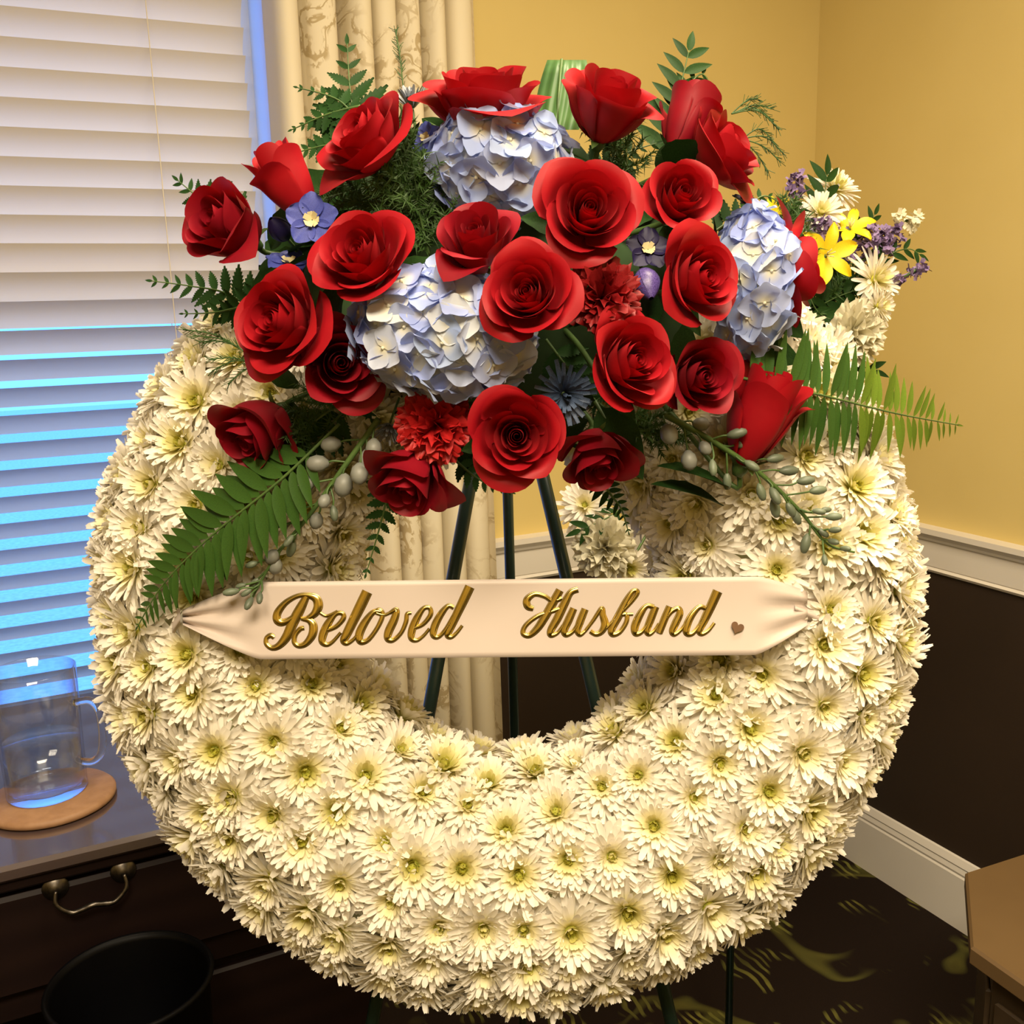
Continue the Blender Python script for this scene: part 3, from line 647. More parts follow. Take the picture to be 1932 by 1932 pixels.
def leaf_mesh(name, mat, wid=0.32, nu=6, nv=9, tip=1.0, sag=0.15, serr=0.0):
    mb = MB()
    def fn(u, v):
        w = wid*math.sin(math.pi*v**0.8)**0.8*(1-0.25*v) if 0 < v < 1 else 0.004
        w *= 1+serr*(-1)**int(v*nv+0.5)
        q = 2*u-1
        return (v, q*w, 0.22*abs(q)*w - sag*v*v)
    mb.grid(fn, nu, nv); return mb.mesh(name, mat)
LEAF = leaf_mesh('leaf', M['leaf'], 0.30, serr=0.05)
LEAFS = leaf_mesh('leaf', M['leaf'], 0.18, 4, 7)
def dome_z(x, y):
    r2 = ((x-945)/600)**2+((y-540)/440)**2
    return 0.815-0.135*math.sqrt(max(0, 1-r2))
def rose(x, y, rpx, kind, n, label, dz=0.0, dark=False, tw=None, seed=0, leaves=2, z=None):
    zz = (z or dome_z(x, y))+dz; c = P(x, y, zz); nn = V(*n); rad = rpx*zz/FPX*1.0
    sc = rad/{'open': 0.94, 'half': 0.77, 'bud': 0.58}[kind]
    rgx = random.Random(int(x*7+y))
    m = frame(c-nn*sc*0.62, nn, RT*math.cos(rgx.random()*6)+UP*math.sin(rgx.random()*6)+TC*0.3, sc)
    o = thing('rose', label, 'rose', m, 'red roses in the spray on the wreath')
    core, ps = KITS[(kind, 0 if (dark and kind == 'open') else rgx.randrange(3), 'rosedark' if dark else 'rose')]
    part('bud_core', core, o)
    for q in ps: part('petal', q, o)
    part('calyx', CALYX, o)
    b0 = c-nn*sc*0.70; fo = P(945+0.35*(x-945), 540+0.35*(y-540), 0.815); mb = MB()
    mb.tube(catmull([b0, b0-nn*0.012+FW*0.006, b0.lerp(fo, .5)+FW*0.01, fo], 5), 0.0022, 7); part('stem', mb.mesh('stem', M['stem']), o, None, True)
    for k in range(leaves):
        a = rgx.random()*6.28; d = Vector((math.cos(a), math.sin(a), 0.25)).normalized()
        part('leaf', LEAF, o, frame((0.04*d.x, 0.04*d.y, -0.35-0.25*k), Vector((-d.x*0.25, -d.y*0.25, 1)), d, 1.15))
    return o
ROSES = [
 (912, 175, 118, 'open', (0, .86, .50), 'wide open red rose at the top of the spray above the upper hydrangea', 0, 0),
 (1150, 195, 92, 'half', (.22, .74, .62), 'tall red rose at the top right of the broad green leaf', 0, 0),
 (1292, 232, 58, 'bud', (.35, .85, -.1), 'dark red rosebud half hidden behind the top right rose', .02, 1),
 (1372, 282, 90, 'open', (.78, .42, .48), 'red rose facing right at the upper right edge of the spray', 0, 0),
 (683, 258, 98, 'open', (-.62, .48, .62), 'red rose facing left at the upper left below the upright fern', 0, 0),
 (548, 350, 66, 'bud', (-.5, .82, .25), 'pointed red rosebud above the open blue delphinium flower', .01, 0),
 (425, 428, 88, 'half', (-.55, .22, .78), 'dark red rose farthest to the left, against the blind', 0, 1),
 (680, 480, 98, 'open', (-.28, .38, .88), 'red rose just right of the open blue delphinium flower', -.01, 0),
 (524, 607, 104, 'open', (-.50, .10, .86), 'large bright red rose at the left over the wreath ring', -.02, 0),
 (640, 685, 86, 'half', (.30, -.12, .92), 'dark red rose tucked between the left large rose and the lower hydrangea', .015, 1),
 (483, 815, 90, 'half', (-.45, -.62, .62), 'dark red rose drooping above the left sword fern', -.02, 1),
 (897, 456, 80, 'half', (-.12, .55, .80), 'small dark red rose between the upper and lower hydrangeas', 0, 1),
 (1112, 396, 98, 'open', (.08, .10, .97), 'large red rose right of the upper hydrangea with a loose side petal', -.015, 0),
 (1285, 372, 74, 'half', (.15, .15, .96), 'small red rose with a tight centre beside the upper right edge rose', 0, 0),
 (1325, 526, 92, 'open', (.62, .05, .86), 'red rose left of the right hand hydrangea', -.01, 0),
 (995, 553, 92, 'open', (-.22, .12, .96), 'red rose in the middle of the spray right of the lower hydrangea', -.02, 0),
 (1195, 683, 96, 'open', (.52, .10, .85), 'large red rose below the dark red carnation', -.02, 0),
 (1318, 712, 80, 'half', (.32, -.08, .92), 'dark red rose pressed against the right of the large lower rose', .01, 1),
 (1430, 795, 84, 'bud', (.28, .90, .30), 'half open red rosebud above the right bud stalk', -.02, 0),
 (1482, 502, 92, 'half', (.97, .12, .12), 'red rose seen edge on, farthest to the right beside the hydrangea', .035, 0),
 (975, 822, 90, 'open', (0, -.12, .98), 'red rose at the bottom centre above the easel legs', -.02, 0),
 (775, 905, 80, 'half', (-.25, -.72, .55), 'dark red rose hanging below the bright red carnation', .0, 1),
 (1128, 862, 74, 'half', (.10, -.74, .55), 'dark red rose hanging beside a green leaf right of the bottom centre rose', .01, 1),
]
for i, (x, y, r_, kd, n, lb, dz, dk_) in enumerate(ROSES):
    rose(x, y, r_, kd, n, lb, dz, bool(dk_))

# floral foam block behind the spray
def foliage_base(label, fr, a_, b_, c_, n, ln, seed):
    o = thing('foliage_base', label, 'greenery', fr); rgx = random.Random(seed); mb = MB()
    mb.grid(lambda u, v: (a_*math.cos(2*math.pi*u)*math.sin(math.pi*v)**0.7, b_*math.sin(2*math.pi*u)*math.sin(math.pi*v)**0.7, -c_*math.cos(math.pi*v)), 32, 12)
    part('foam_block', mb.mesh('foam_block', M['greenfoam']), o)
    for k in range(n):
        th = k*2.39996; v = 0.18+0.80*((k*0.618) % 1); sv = math.sin(math.pi*(0.12+0.76*(1-v)))**0.7
        q = Vector((a_*math.cos(th)*sv, b_*math.sin(th)*sv, c_*math.cos(math.pi*(0.12+0.76*(1-v)))*-1*-1))
        rad = Vector((math.cos(th)/a_, math.sin(th)/b_, 0)).normalized()
        d = (rad+Vector((rgx.uniform(-.4, .4), rgx.uniform(-.4, .4), rgx.uniform(-.15, .35)))).normalized()
        nn = Vector((rad.x*.5+rgx.uniform(-.3, .3), rad.y*.5+rgx.uniform(-.3, .3), 1))
        part('leaf', LEAF, o, frame(q*0.97, nn, d, ln*rgx.uniform(.75, 1.15)))
    return o
foliage_base('dark green leaves packed over the foam block behind the roses', frame(P(945, 540, 0.83), TC, RT), 0.165, 0.10, 0.05, 90, 0.062, 77)

# hydrangeas
def floret_mesh(seed):
    rg = random.Random(seed); mb = MB()
    for k in range(4):
        a = k*math.pi/2+rg.uniform(-.12, .12); L = rg.uniform(.92, 1.08); W = rg.uniform(.54, .64); cup = rg.uniform(-.02, .30); z0 = 0.05*(k % 2)
        ca, sa = math.cos(a), math.sin(a)
        def fn(u, v):
            q = 2*u-1; w = W*(math.sin(math.pi*(0.12+0.80*v))**0.8) if v < 1 else W*0.35
            x = 0.03+L*v-0.10*q*q*v; y = q*w; z = z0+cup*v*v+0.10*q*q*v-0.05*v
            return (x*ca-y*sa, x*sa+y*ca, z)
        mb.grid(fn, 5, 5)
    mb.lathe([(0.0001, 0.14), (0.06, 0.12), (0.08, 0.06), (0.05, 0)], 8)
    return mb.mesh('floret', M['floret'])
FLO = [floret_mesh(s) for s in range(5)]
def hydrangea(x, y, rx, ry, rz, n, label, nfl, z):
    c = P(x, y, z); s = z/FPX; rx *= s; ry *= s; rgx = random.Random(int(x+y)); nn = V(*n)
    o = thing('hydrangea', label, 'hydrangea', frame(c, TC, RT), 'pale blue hydrangeas in the spray')
    mb = MB(); mb.grid(lambda u, v: (0.72*rx*math.cos(2*math.pi*u)*math.sin(math.pi*v), 0.72*ry*math.sin(2*math.pi*u)*math.sin(math.pi*v), 0.65*rz*math.cos(math.pi*v)), 20, 10)
    part('flower_head_core', mb.mesh('flower_head_core', M['foam']), o)
    mb = MB(); mb.tube([(0, 0, -rz*0.6), (0, -0.01, -rz-0.03)], 0.005, 8); part('stem', mb.mesh('stem', M['stem']), o)
    k = 0; tot = int(nfl*1.0)
    for i in range(tot):
        zc = 1-2*(i+0.5)/tot; r_ = math.sqrt(1-zc*zc); a = i*2.39996
        d = Vector((r_*math.cos(a), r_*math.sin(a), zc))
        if d.z < -0.25: continue
        j = rgx.uniform(.88, 1.04); q = Vector((d.x*rx*j*.93, d.y*ry*j*.93, d.z*rz*j))
        nr = Vector((d.x/rx, d.y/ry, d.z/rz)).normalized(); nr = (nr+Vector([rgx.uniform(-.28, .28) for _ in range(3)])).normalized()
        part('floret', FLO[rgx.randrange(5)], o, frame(q, nr, (rgx.uniform(-1, 1), rgx.uniform(-1, 1), rgx.uniform(-1, 1)), rgx.uniform(.0165, .0205)))
hydrangea(940, 308, 138, 105, 0.048, (0, .3, .9), 'pale blue hydrangea at the top of the spray under the top rose', 62, 0.755)
hydrangea(838, 628, 175, 132, 0.050, (0, 0, 1), 'largest pale blue hydrangea at the lower left of the spray', 88, 0.725)
hydrangea(1415, 535, 78, 145, 0.046, (.6, 0, .8), 'tall pale blue hydrangea at the right edge of the spray', 52, 0.785)

# carnations: ruffled petals
def carnation_meshes(seed, mat):
    rg = random.Random(seed); out = []
    for k in range(26):
        lay = k/26; a = k*2.39996; tilt = 0.12+1.15*lay**0.8; ph = rg.uniform(0, 6)
        mb = MB()
        def fn(u, v):
            q = 2*u-1; w = 0.46*v**0.8; fr = 0.11*math.sin(q*9+ph)*v**2+0.05*math.sin(q*21+ph*2)*v**3
            l = v*(0.95-0.10*q*q)*(1+0.05*math.sin(q*23))
            e = tilt*(0.5+0.5*v); r_ = l*math.sin(e); z = l*math.cos(e)*0.85
            r_ += fr*math.cos(e); z += fr*math.sin(e)
            aa = a; y = q*w
            return (r_*math.cos(aa)-y*math.sin(aa), r_*math.sin(aa)+y*math.cos(aa), z)
        mb.grid(fn, 14, 5); out.append(mb.mesh('petal', mat))
    return out
CARN = {k: carnation_meshes(3+i, M[k]) for i, k in enumerate(('redcarn', 'redcarndark', 'whitecarn'))}
def carnation(x, y, rpx, mat, n, label, z, group='red carnations in the spray', stem=1.5):
    nn = V(*n); sc = rpx*z/FPX/0.95; o = thing('carnation', label, 'carnation', frame(P(x, y, z)-nn*sc*0.45, nn, RT, sc), group)
    for q in CARN[mat]: part('petal', q, o)
    mb = MB(); mb.lathe([(0.0001, -0.42), (0.10, -0.40), (0.15, -0.2), (0.18, 0.1), (0.22, 0.28)], 12); part('calyx', mb.mesh('calyx', M['stem']), o)
    if z > 1.2: stem2(o, P(x, y, z)-nn*sc*.8)
    else: mb = MB(); mb.tube([(0, 0, -0.35), (0.03, 0, -0.35-stem)], 0.05, 8); part('stem', mb.mesh('stem', M['stem']), o)
carnation(820, 805, 82, 'redcarn', (-.05, -.25, .95), 'bright red ruffled carnation under the lower hydrangea', 0.735)
carnation(1138, 555, 82, 'redcarndark', (.05, .05, 1), 'dark red ruffled carnation between the two large right roses', 0.685)

# ================================================================== greenery
def toothed(name, mat, teeth, wid, depth_, nat=0.0):
    mb = MB(); n = teeth*2
    mid = [mb.add((v/n, 0, -0.06*(v/n)**2)) for v in range(n+1)]
    for sd in (-1, 1):
        ed = []
        for v in range(n+1):
            t = v/n; w = wid*math.sin(math.pi*(0.06+0.94*t)**0.75)**0.9 if t < 1 else 0.002
            w *= 1 if v % 2 else 1-depth_
            ed.append(mb.add((min(1, t+(0.05 if v % 2 else 0)), sd*w, 0.03-0.06*t*t)))
        for v in range(n): mb.f.append((mid[v], mid[v+1], ed[v+1], ed[v]) if sd > 0 else (mid[v], ed[v], ed[v+1], mid[v+1]))
    return mb.mesh(name, mat)
PIN = toothed('leaflet', M['fern'], 9, 0.21, 0.28)
PINB = toothed('leaflet', M['fern'], 6, 0.27, 0.28)
SWL = leaf_mesh('leaflet', M['sword'], 0.14, 2, 8, sag=0.06)
SWR = leaf_mesh('leaflet', M['sword'], 0.10, 2, 8, sag=0.04)
SWY = leaf_mesh('leaflet', M['swordlight'], 0.11, 2, 8, sag=0.06)
def frond(name, label, cat, pts, n, lenf, leafm, nrm, ang=60, group=None, stemr=0.0014, stemmat='stem', seed=1, s0=0.12, alt=None, both=True, curlz=0.15):
    pts = [P(*p) for p in pts]; cur = catmull(pts, 10); rgx = random.Random(seed)
    L = [0]
    for i in range(1, len(cur)): L.append(L[-1]+(cur[i]-cur[i-1]).length)
    def at(s):
        d = s*L[-1]; i = 0
        while i < len(L)-2 and L[i+1] < d: i += 1
        f = (d-L[i])/max(1e-9, L[i+1]-L[i]); return cur[i].lerp(cur[i+1], f), (cur[i+1]-cur[i]).normalized()
    o = thing(name, label, cat, T(pts[0]), group)
    mb = MB(); mb.tube(cur, lambda u: stemr*(1.15-0.8*u), 6); part('stem', mb.mesh('stem', M[stemmat]), o, None, True)
    nv = V(*nrm)
    for k in range(n):
        s = s0+(1-s0)*(k+0.5)/n; p, tg = at(min(s, 0.995)); nn = (nv-tg*nv.dot(tg)).normalized(); sd = nn.cross(tg)
        for side in ((-1, 1) if both else (1,)):
            a = R(ang+rgx.uniform(-5, 5)-22*s); d = (sd*side*math.sin(a)+tg*math.cos(a)+nn*rgx.uniform(-curlz, curlz)).normalized()
            l = lenf(s)*rgx.uniform(.9, 1.08); lm = alt if (alt and s > 0.55) else leafm
            n2 = (nn+sd*side*rgx.uniform(-.1, .3)).normalized()
            m = frame(p, n2, d, l); part('leaflet', lm, o, m, True)
    p, tg = at(0.99); nn = (nv-tg*nv.dot(tg)).normalized()
    part('leaflet', leafm if not alt else alt, o, frame(p, nn, tg, lenf(0.97)*0.9), True)
    return o
swp = lambda mx: (lambda s: mx*(0.35+0.65*min(1, s/0.25))*(1 if s < .45 else max(.12, 1-((s-.45)/.58)**1.5)))
frond('sword_fern_frond', 'green sword fern frond sweeping down to the left over the wreath', 'fern', [(640, 800, .76), (530, 905, .765), (400, 1010, .785), (310, 1100, .805), (258, 1185, .825)], 27, swp(0.047), SWL, (-.25, .15, .95), 68, seed=3, stemr=.0013)
frond('sword_fern_frond', 'yellow green sword fern frond reaching out to the right over the wreath', 'fern', [(1340, 700, .765), (1440, 722, .775), (1560, 748, .80), (1690, 780, .84), (1808, 802, .87)], 33, (lambda s: .046*max(.22, 1-max(0, (s-.5)/.5)**1.6*.85)), SWR, (.0, .0, 1), 92, seed=4, alt=SWY, stemr=.0013)
tri = lambda mx: (lambda s: mx*(0.5+0.5*min(1, s/0.2))*max(.14, 1-s)**0.85)
FERNS = [
 ('upright leatherleaf fern at the upper left in front of the curtain', [(700, 330, .83), (672, 240, .835), (660, 165, .84), (655, 82, .845)], 7, tri(.062), (0, -.1, 1), PIN),
 ('leatherleaf fern sprig pointing left below the upright fern', [(690, 250, .82), (640, 190, .83), (560, 165, .835)], 7, tri(.026), (-.1, .2, 1), PINB),
 ('leatherleaf fern sprig beside the upper left rose', [(680, 200, .825), (620, 215, .83), (550, 245, .835)], 7, tri(.026), (-.1, .2, 1), PINB),
 ('leatherleaf fern tip in front of the curtain behind the pointed rosebud', [(660, 270, .825), (610, 275, .83), (545, 292, .835)], 7, tri(.024), (-.1, .2, 1), PINB),
 ('leatherleaf fern behind the farthest left rose', [(460, 450, .83), (400, 395, .835), (335, 340, .84)], 7, tri(.046), (-.3, .1, .9), PIN),
 ('dark leatherleaf fern pointing left under the farthest left rose', [(520, 610, .82), (430, 555, .83), (360, 540, .835), (285, 530, .84)], 10, tri(.040), (-.2, .1, .95), PIN),
 ('dark leatherleaf fern hanging left of the large bright rose', [(520, 560, .815), (450, 580, .82), (400, 590, .825), (345, 592, .83)], 8, tri(.028), (-.2, -.1, .95), PIN),
 ('upright fern at the upper right behind the tall red rose', [(1250, 330, .83), (1270, 230, .835), (1285, 160, .84), (1300, 95, .845)], 7, (lambda s: .044*max(.55, 1-.5*s)), (.1, -.05, 1), LEAFS),
 ('arching fern tip at the top right against the yellow wall', [(1260, 260, .835), (1290, 180, .84), (1325, 140, .845), (1352, 190, .85)], 8, tri(.034), (.2, 0, .95), LEAFS),
 ('dark fern tip hanging into the wreath opening on the left', [(750, 860, .80), (730, 940, .805), (715, 1000, .81), (690, 1085, .815)], 9, tri(.026), (.2, 0, .95), PINB),
 ('dark fern tip hanging into the wreath opening on the right', [(1120, 880, .80), (1150, 930, .805), (1172, 960, .81), (1186, 1005, .815)], 9, tri(.022), (.1, 0, 1), LEAFS),
 ('small dark fern tip under the bottom centre rose', [(850, 860, .78), (890, 895, .785), (925, 915, .79), (968, 930, .795)], 7, tri(.018), (0, .2, 1), PINB),
 ('dark fern under the lower left roses', [(660, 760, .80), (610, 820, .80), (570, 860, .80), (520, 900, .80)], 9, tri(.034), (-.1, -.1, 1), PIN),
 ('dark fern between the left roses and the lower hydrangea', [(700, 560, .79), (690, 620, .785), (680, 700, .785), (700, 790, .79)], 9, tri(.034), (-.1, 0, 1), PIN),
 ('fern behind the upper hydrangea and the tall red rose', [(1060, 420, .80), (1120, 330, .80), (1180, 290, .805), (1240, 270, .81)], 9, tri(.040), (0, .1, 1), PIN),
 ('fern behind the right edge rose above the hydrangea', [(1330, 450, .83), (1400, 400, .835), (1440, 370, .84), (1475, 385, .845)], 8, tri(.026), (.2, .1, .95), PINB),
 ('fern filling the gap under the dark red carnation', [(1030, 640, .77), (1060, 680, .77), (1090, 720, .775), (1140, 790, .78)], 8, tri(.036), (0, 0, 1), PIN),
]
for i, (lb, pts, n, lf_, nr, lm) in enumerate(FERNS):
    frond('leatherleaf_fern', lb, 'fern', pts, n, lf_, lm, nr, 66, 'leatherleaf ferns in the spray', seed=20+i, stemr=.0011)

def plume(name, label, pts, w, nneedle, nl, seed, mat='plume', flat=0.6, group='feathery asparagus ferns in the spray', thick=0.00055):
    pts = [P(*p) for p in pts]; cur = catmull(pts, 10); rgx = random.Random(seed)
    o = thing(name, label, 'fern', T(pts[0]), group)
    mb = MB(); mb.tube(cur, lambda u: 0.0011*(1.1-0.8*u), 6); mats = part('stem', mb.mesh('stem', M['stem']), o, None, True)
    mb = MB(); nb = max(6, nneedle//26)
    for b in range(nb):
        s = 0.05+0.93*(b+rgx.random())/nb; i = min(len(cur)-2, int(s*(len(cur)-1))); p = cur[i]; tg = (cur[i+1]-cur[i]).normalized()
        side = V(rgx.uniform(-1, 1), rgx.uniform(-1, 1), rgx.uniform(-flat, flat)); side = (side-tg*side.dot(tg)).normalized()
        d = (side*0.8+tg*0.6).normalized(); L = w*rgx.uniform(.5, 1)*(1-0.6*s)
        pr = p
        for k in range(26):
            q = p+d*(L*(k+1)/26)+tg*(0.15*L*((k+1)/26)**2)
            for _ in range(2):
                nd = (d*rgx.uniform(.2, .9)+V(rgx.uniform(-1, 1), rgx.uniform(-1, 1), rgx.uniform(-1, 1))*0.9).normalized()
                e = q+nd*nl*rgx.uniform(.5, 1.1); wv = nd.cross(TC)
                wv = wv.normalized()*thick if wv.length > 1e-4 else RT*thick
                a = mb.add(q-wv); c = mb.add(q+wv); f = mb.add(e); mb.f.append((a, c, f))
    part('needles', mb.mesh('needles', M[mat], False), o, None, True, kind='stuff')
plume('asparagus_fern', 'feathery green asparagus fern left of the upper hydrangea', [(810, 480, .765), (790, 400, .75), (770, 340, .745), (735, 250, .75)], .050, 1500, .011, 41)
plume('asparagus_fern', 'feathery green asparagus fern above the left centre rose', [(830, 420, .775), (760, 400, .76), (690, 370, .765), (620, 350, .775)], .042, 1100, .010, 42)
plume('asparagus_fern', 'feathery green asparagus fern under the tall red top rose', [(1130, 400, .80), (1180, 320, .79), (1170, 260, .79), (1130, 225, .785)], .045, 1000, .010, 43)
plume('asparagus_fern', 'feathery green asparagus fern under the drooping left rose', [(680, 740, .795), (600, 790, .79), (560, 830, .79), (530, 890, .795)], .045, 1100, .010, 44)
plume('asparagus_fern', 'feathery green asparagus fern below the lower right roses', [(1080, 720, .775), (1170, 790, .775), (1220, 800, .78), (1260, 830, .785)], .040, 800, .009, 45)
def wisp(label, base, tips, seed):
    rgx = random.Random(seed); o = thing('asparagus_wisp', label, 'fern', T(P(*base)), 'thin asparagus wisps at the edge of the spray')
    for i, tp in enumerate(tips):
        b = P(*base); e = P(*tp); mid = b.lerp(e, .55)+UP*0.010*rgx.uniform(.3, 1); cur = catmull([b, mid, e], 10)
        mb = MB(); mb.tube(cur, 0.00055, 5)
        for k in range(6, len(cur)-1):
            tg = (cur[k+1]-cur[k]).normalized()
            for _ in range(2):
                d = (tg*0.9+V(rgx.uniform(-1, 1), rgx.uniform(-1, 1), rgx.uniform(-.5, .5))*0.6).normalized()
                mb.tube([cur[k], cur[k]+d*rgx.uniform(.004, .009)], 0.00028, 3, False)
        part('wisp_stem', mb.mesh('wisp_stem', M['plume']), o, None, True)
wisp('thin green asparagus wisps arching right against the yellow wall', (1380, 215, .845), [(1455, 205, .85), (1460, 230, .85), (1430, 185, .85), (1470, 245, .85)], 51)
wisp('thin green asparagus wisps drooping right of the upper right edge rose', (1400, 262, .845), [(1460, 268, .85), (1472, 305, .85), (1450, 325, .85), (1478, 290, .85)], 52)
wisp('thin dark asparagus wisps over the white flowers left of the large bright rose', (500, 690, .80), [(345, 622, .80), (375, 645, .80), (395, 678, .80), (400, 700, .80), (430, 725, .80), (365, 633, .80)], 53)
wisp('slender green grass like wisp in front of the curtain folds', (765, 210, .845), [(745, 55, .86), (752, 90, .86)], 54)

# single broad leaves
def leafthing(name, label, base, tip, wid, nrm, mat, fold=0.2, sag=0.05, group=None):
    b = P(*base); e = P(*tip); d = e-b; L = d.length; nn = V(*nrm)
    me = leaf_mesh('leaf_blade', M[mat], wid, 8, 12, sag=sag)
    o = thing(name, label, 'leaf', T(b), group); part('leaf_blade', me, o, frame(b, nn, d, L), True)
    mb = MB(); mb.tube([b-d*0.10, b+d*0.5, b+d*0.9], lambda u: 0.0014*(1.2-u), 6); part('midrib', mb.mesh('midrib', M['stem']), o, None, True)
mb = MB()
def aspf(u, v):
    q = 2*u-1; w = 46*(0.6+0.45*math.sin(math.pi*min(1, .25+.6*v)))
    x = 1050+2*v*8+q*w+4*math.sin(v*2); y = 245-132*v
    return P(x, y, .80+0.012*q*q+0.010*v+(0.0 if v < .93 else (v-.93)*0.18)+0.0012*math.sin(q*16))
mb.grid(aspf, 24, 10); o = thing('broad_leaf', 'folded broad green striped leaf between the two top roses', 'leaf', T(P(1050, 245, .80)))
part('leaf_blade', mb.mesh('leaf_blade', M['aspidistra']), o, None, True)
mb = MB(); mb.tube([P(1050, 250, .80), P(1054, 180, .805), P(1060, 112, .812)], 0.0013, 6); part('midrib', mb.mesh('midrib', M['stem']), o, None, True)
leafthing('rose_leaf', 'dark green pointed leaf over the hanging rose right of centre', (1130, 770, .755), (1208, 905, .765), .30, (.2, .1, 1), 'leaf', group='loose green leaves')
leafthing('rose_leaf', 'green leaf below the edge on rose at the right', (1440, 570, .81), (1512, 640, .82), .34, (.2, .1, 1), 'leaf', group='loose green leaves')
leafthing('rose_leaf', 'dark green leaf under the bottom left of the centre rose', (900, 840, .79), (868, 900, .795), .34, (0, .1, 1), 'leaf', group='loose green leaves')
leafthing('rose_leaf', 'dark green leaf behind the upper right bud', (1240, 330, .80), (1330, 250, .81), .30, (.2, .3, .9), 'leaf', group='loose green leaves')
leafthing('rose_leaf', 'dark green leaf beside the tall pale hydrangea', (1390, 640, .80), (1500, 690, .82), .30, (.2, .2, .9), 'leaf', group='loose green leaves')
leafthing('rose_leaf', 'green leaf tip left of the top hydrangea', (840, 250, .80), (795, 222, .81), .30, (-.2, .3, .9), 'leaf', group='loose green leaves')

# delphinium bud stalks
mb = MB(); mb.lathe([(0.0001, 0), (0.09, 0.05), (0.20, 0.25), (0.25, 0.5), (0.21, 0.78), (0.12, 0.96), (0.0001, 1.0)], 10); BUD = mb.mesh('bud', M['bud'])
mb = MB(); mb.lathe([(0.0001, 0), (0.14, 0.05), (0.34, 0.28), (0.40, 0.55), (0.32, 0.82), (0.14, 0.98), (0.0001, 1.0)], 10); BUDL = mb.mesh('bud', M['budlight'])
def budstalk(label, pts, buds, seed):
    cp = [P(*p) for p in pts]; cur = catmull(cp, 12); o = thing('delphinium_stalk', label, 'delphinium', T(cp[0]), 'delphinium bud stalks'); rgx = random.Random(seed)
    mb = MB(); mb.tube(cur, lambda u: 0.0024*(1.1-0.75*u), 8); part('stem', mb.mesh('stem', M['stem']), o, None, True)
    for (bx, by, ln, big) in buds:
        best = min(cur, key=lambda c: (CPX+FPX*(c-CAM).dot(RT)/depth(c)-bx)**2+(CPX-FPX*(c-CAM).dot(UP)/depth(c)-by)**2)
        z = depth(best)-rgx.uniform(-.004, .012); b = P(bx, by, z); d = (b-best); k = cur.index(best)
        st_ = cur[max(0, k-4)]
        dn = (b-st_).normalized(); L = ln*z/FPX
        mb = MB(); mb.tube(catmull([st_, st_.lerp(b, .5)+V(rgx.uniform(-1, 1), rgx.uniform(-1, 1), .5)*0.002, b-dn*L*0.4], 4), 0.0008, 5); bo = part('pedicel', mb.mesh('pedicel', M['stem']), o, None, True)
        part('bud', BUDL if big else BUD, bo, frame(b-dn*L*0.5, dn, RT, L), True)
budstalk('delphinium stalk with pale round buds crossing the left sword fern', [(715, 790, .76), (650, 880, .765), (585, 970, .775), (520, 1050, .785), (475, 1130, .792)],
 [(600, 875, 44, 1), (625, 838, 40, 1), (577, 912, 40, 1), (648, 915, 46, 1), (678, 893, 44, 1), (693, 868, 44, 1), (705, 845, 40, 1), (612, 945, 30, 1), (630, 968, 32, 0), (597, 982, 34, 1), (558, 962, 26, 0), (523, 990, 30, 0), (545, 1020, 28, 0), (550, 1035, 36, 0), (514, 1050, 34, 1), (520, 1068, 34, 1), (475, 1065, 26, 0), (480, 1100, 28, 0), (436, 1117, 32, 0), (455, 1105, 22, 0), (470, 1138, 30, 0), (490, 1128, 26, 0), (465, 1118, 24, 0)], 61)
budstalk('delphinium stalk with grey green buds trailing down to the right over the wreath', [(1250, 780, .765), (1340, 830, .77), (1430, 890, .785), (1510, 965, .80), (1560, 1025, .808), (1612, 1042, .815)],
 [(1262, 818, 44, 1), (1322, 800, 34, 1), (1300, 868, 40, 1), (1345, 882, 34, 0), (1372, 908, 34, 0), (1390, 818, 40, 0), (1402, 838, 38, 0), (1330, 845, 30, 1), (1418, 878, 34, 0), (1436, 928, 36, 0), (1462, 865, 36, 0), (1488, 888, 40, 0), (1520, 907, 36, 0), (1543, 925, 36, 0), (1462, 935, 38, 0), (1462, 958, 40, 0), (1492, 962, 34, 0), (1502, 975, 34, 0), (1545, 965, 26, 0), (1558, 962, 24, 0), (1573, 975, 32, 0), (1520, 1025, 40, 0), (1553, 1005, 26, 0), (1575, 1000, 26, 0), (1572, 1022, 26, 0), (1556, 1056, 24, 0), (1595, 1035, 24, 0)], 62)

# delphinium flowers
def delph_petal(mat, seed):
    rgx = random.Random(seed); mb = MB()
    def fn(u, v):
        q = 2*u-1; w = 0.46*math.sin(math.pi*(0.08+0.80*v))**0.7; return (0.08+0.92*v-0.12*q*q*v, q*w, 0.25*v-0.12*v*v+0.10*q*q+0.05*math.sin(5*q+seed)*v)
    mb.grid(fn, 6, 6); return mb.mesh('petal', mat)
DP = {k: [delph_petal(M[k], s) for s in range(3)] for k in ('delph', 'delphdark')}
mb = MB()
for k in range(7):
    a = k*0.9; mb.grid(lambda u, v: ((0.02+0.26*v)*math.cos(a)-(u-.5)*.2*math.sin(a), (0.02+0.26*v)*math.sin(a)+(u-.5)*.2*math.cos(a), 0.08+0.22*v*(1 if k % 2 else .6)), 3, 3)
BEE = mb.mesh('flower_eye', M['bee'])
mb = MB(); mb.tube(catmull([(0, 0, 0.02), (0.05, 0, -.35), (0.25, 0, -.8)], 5), lambda u: 0.10*(1-u)+.02, 8); SPUR = {k: mb.mesh('spur', M[k]) for k in DP}
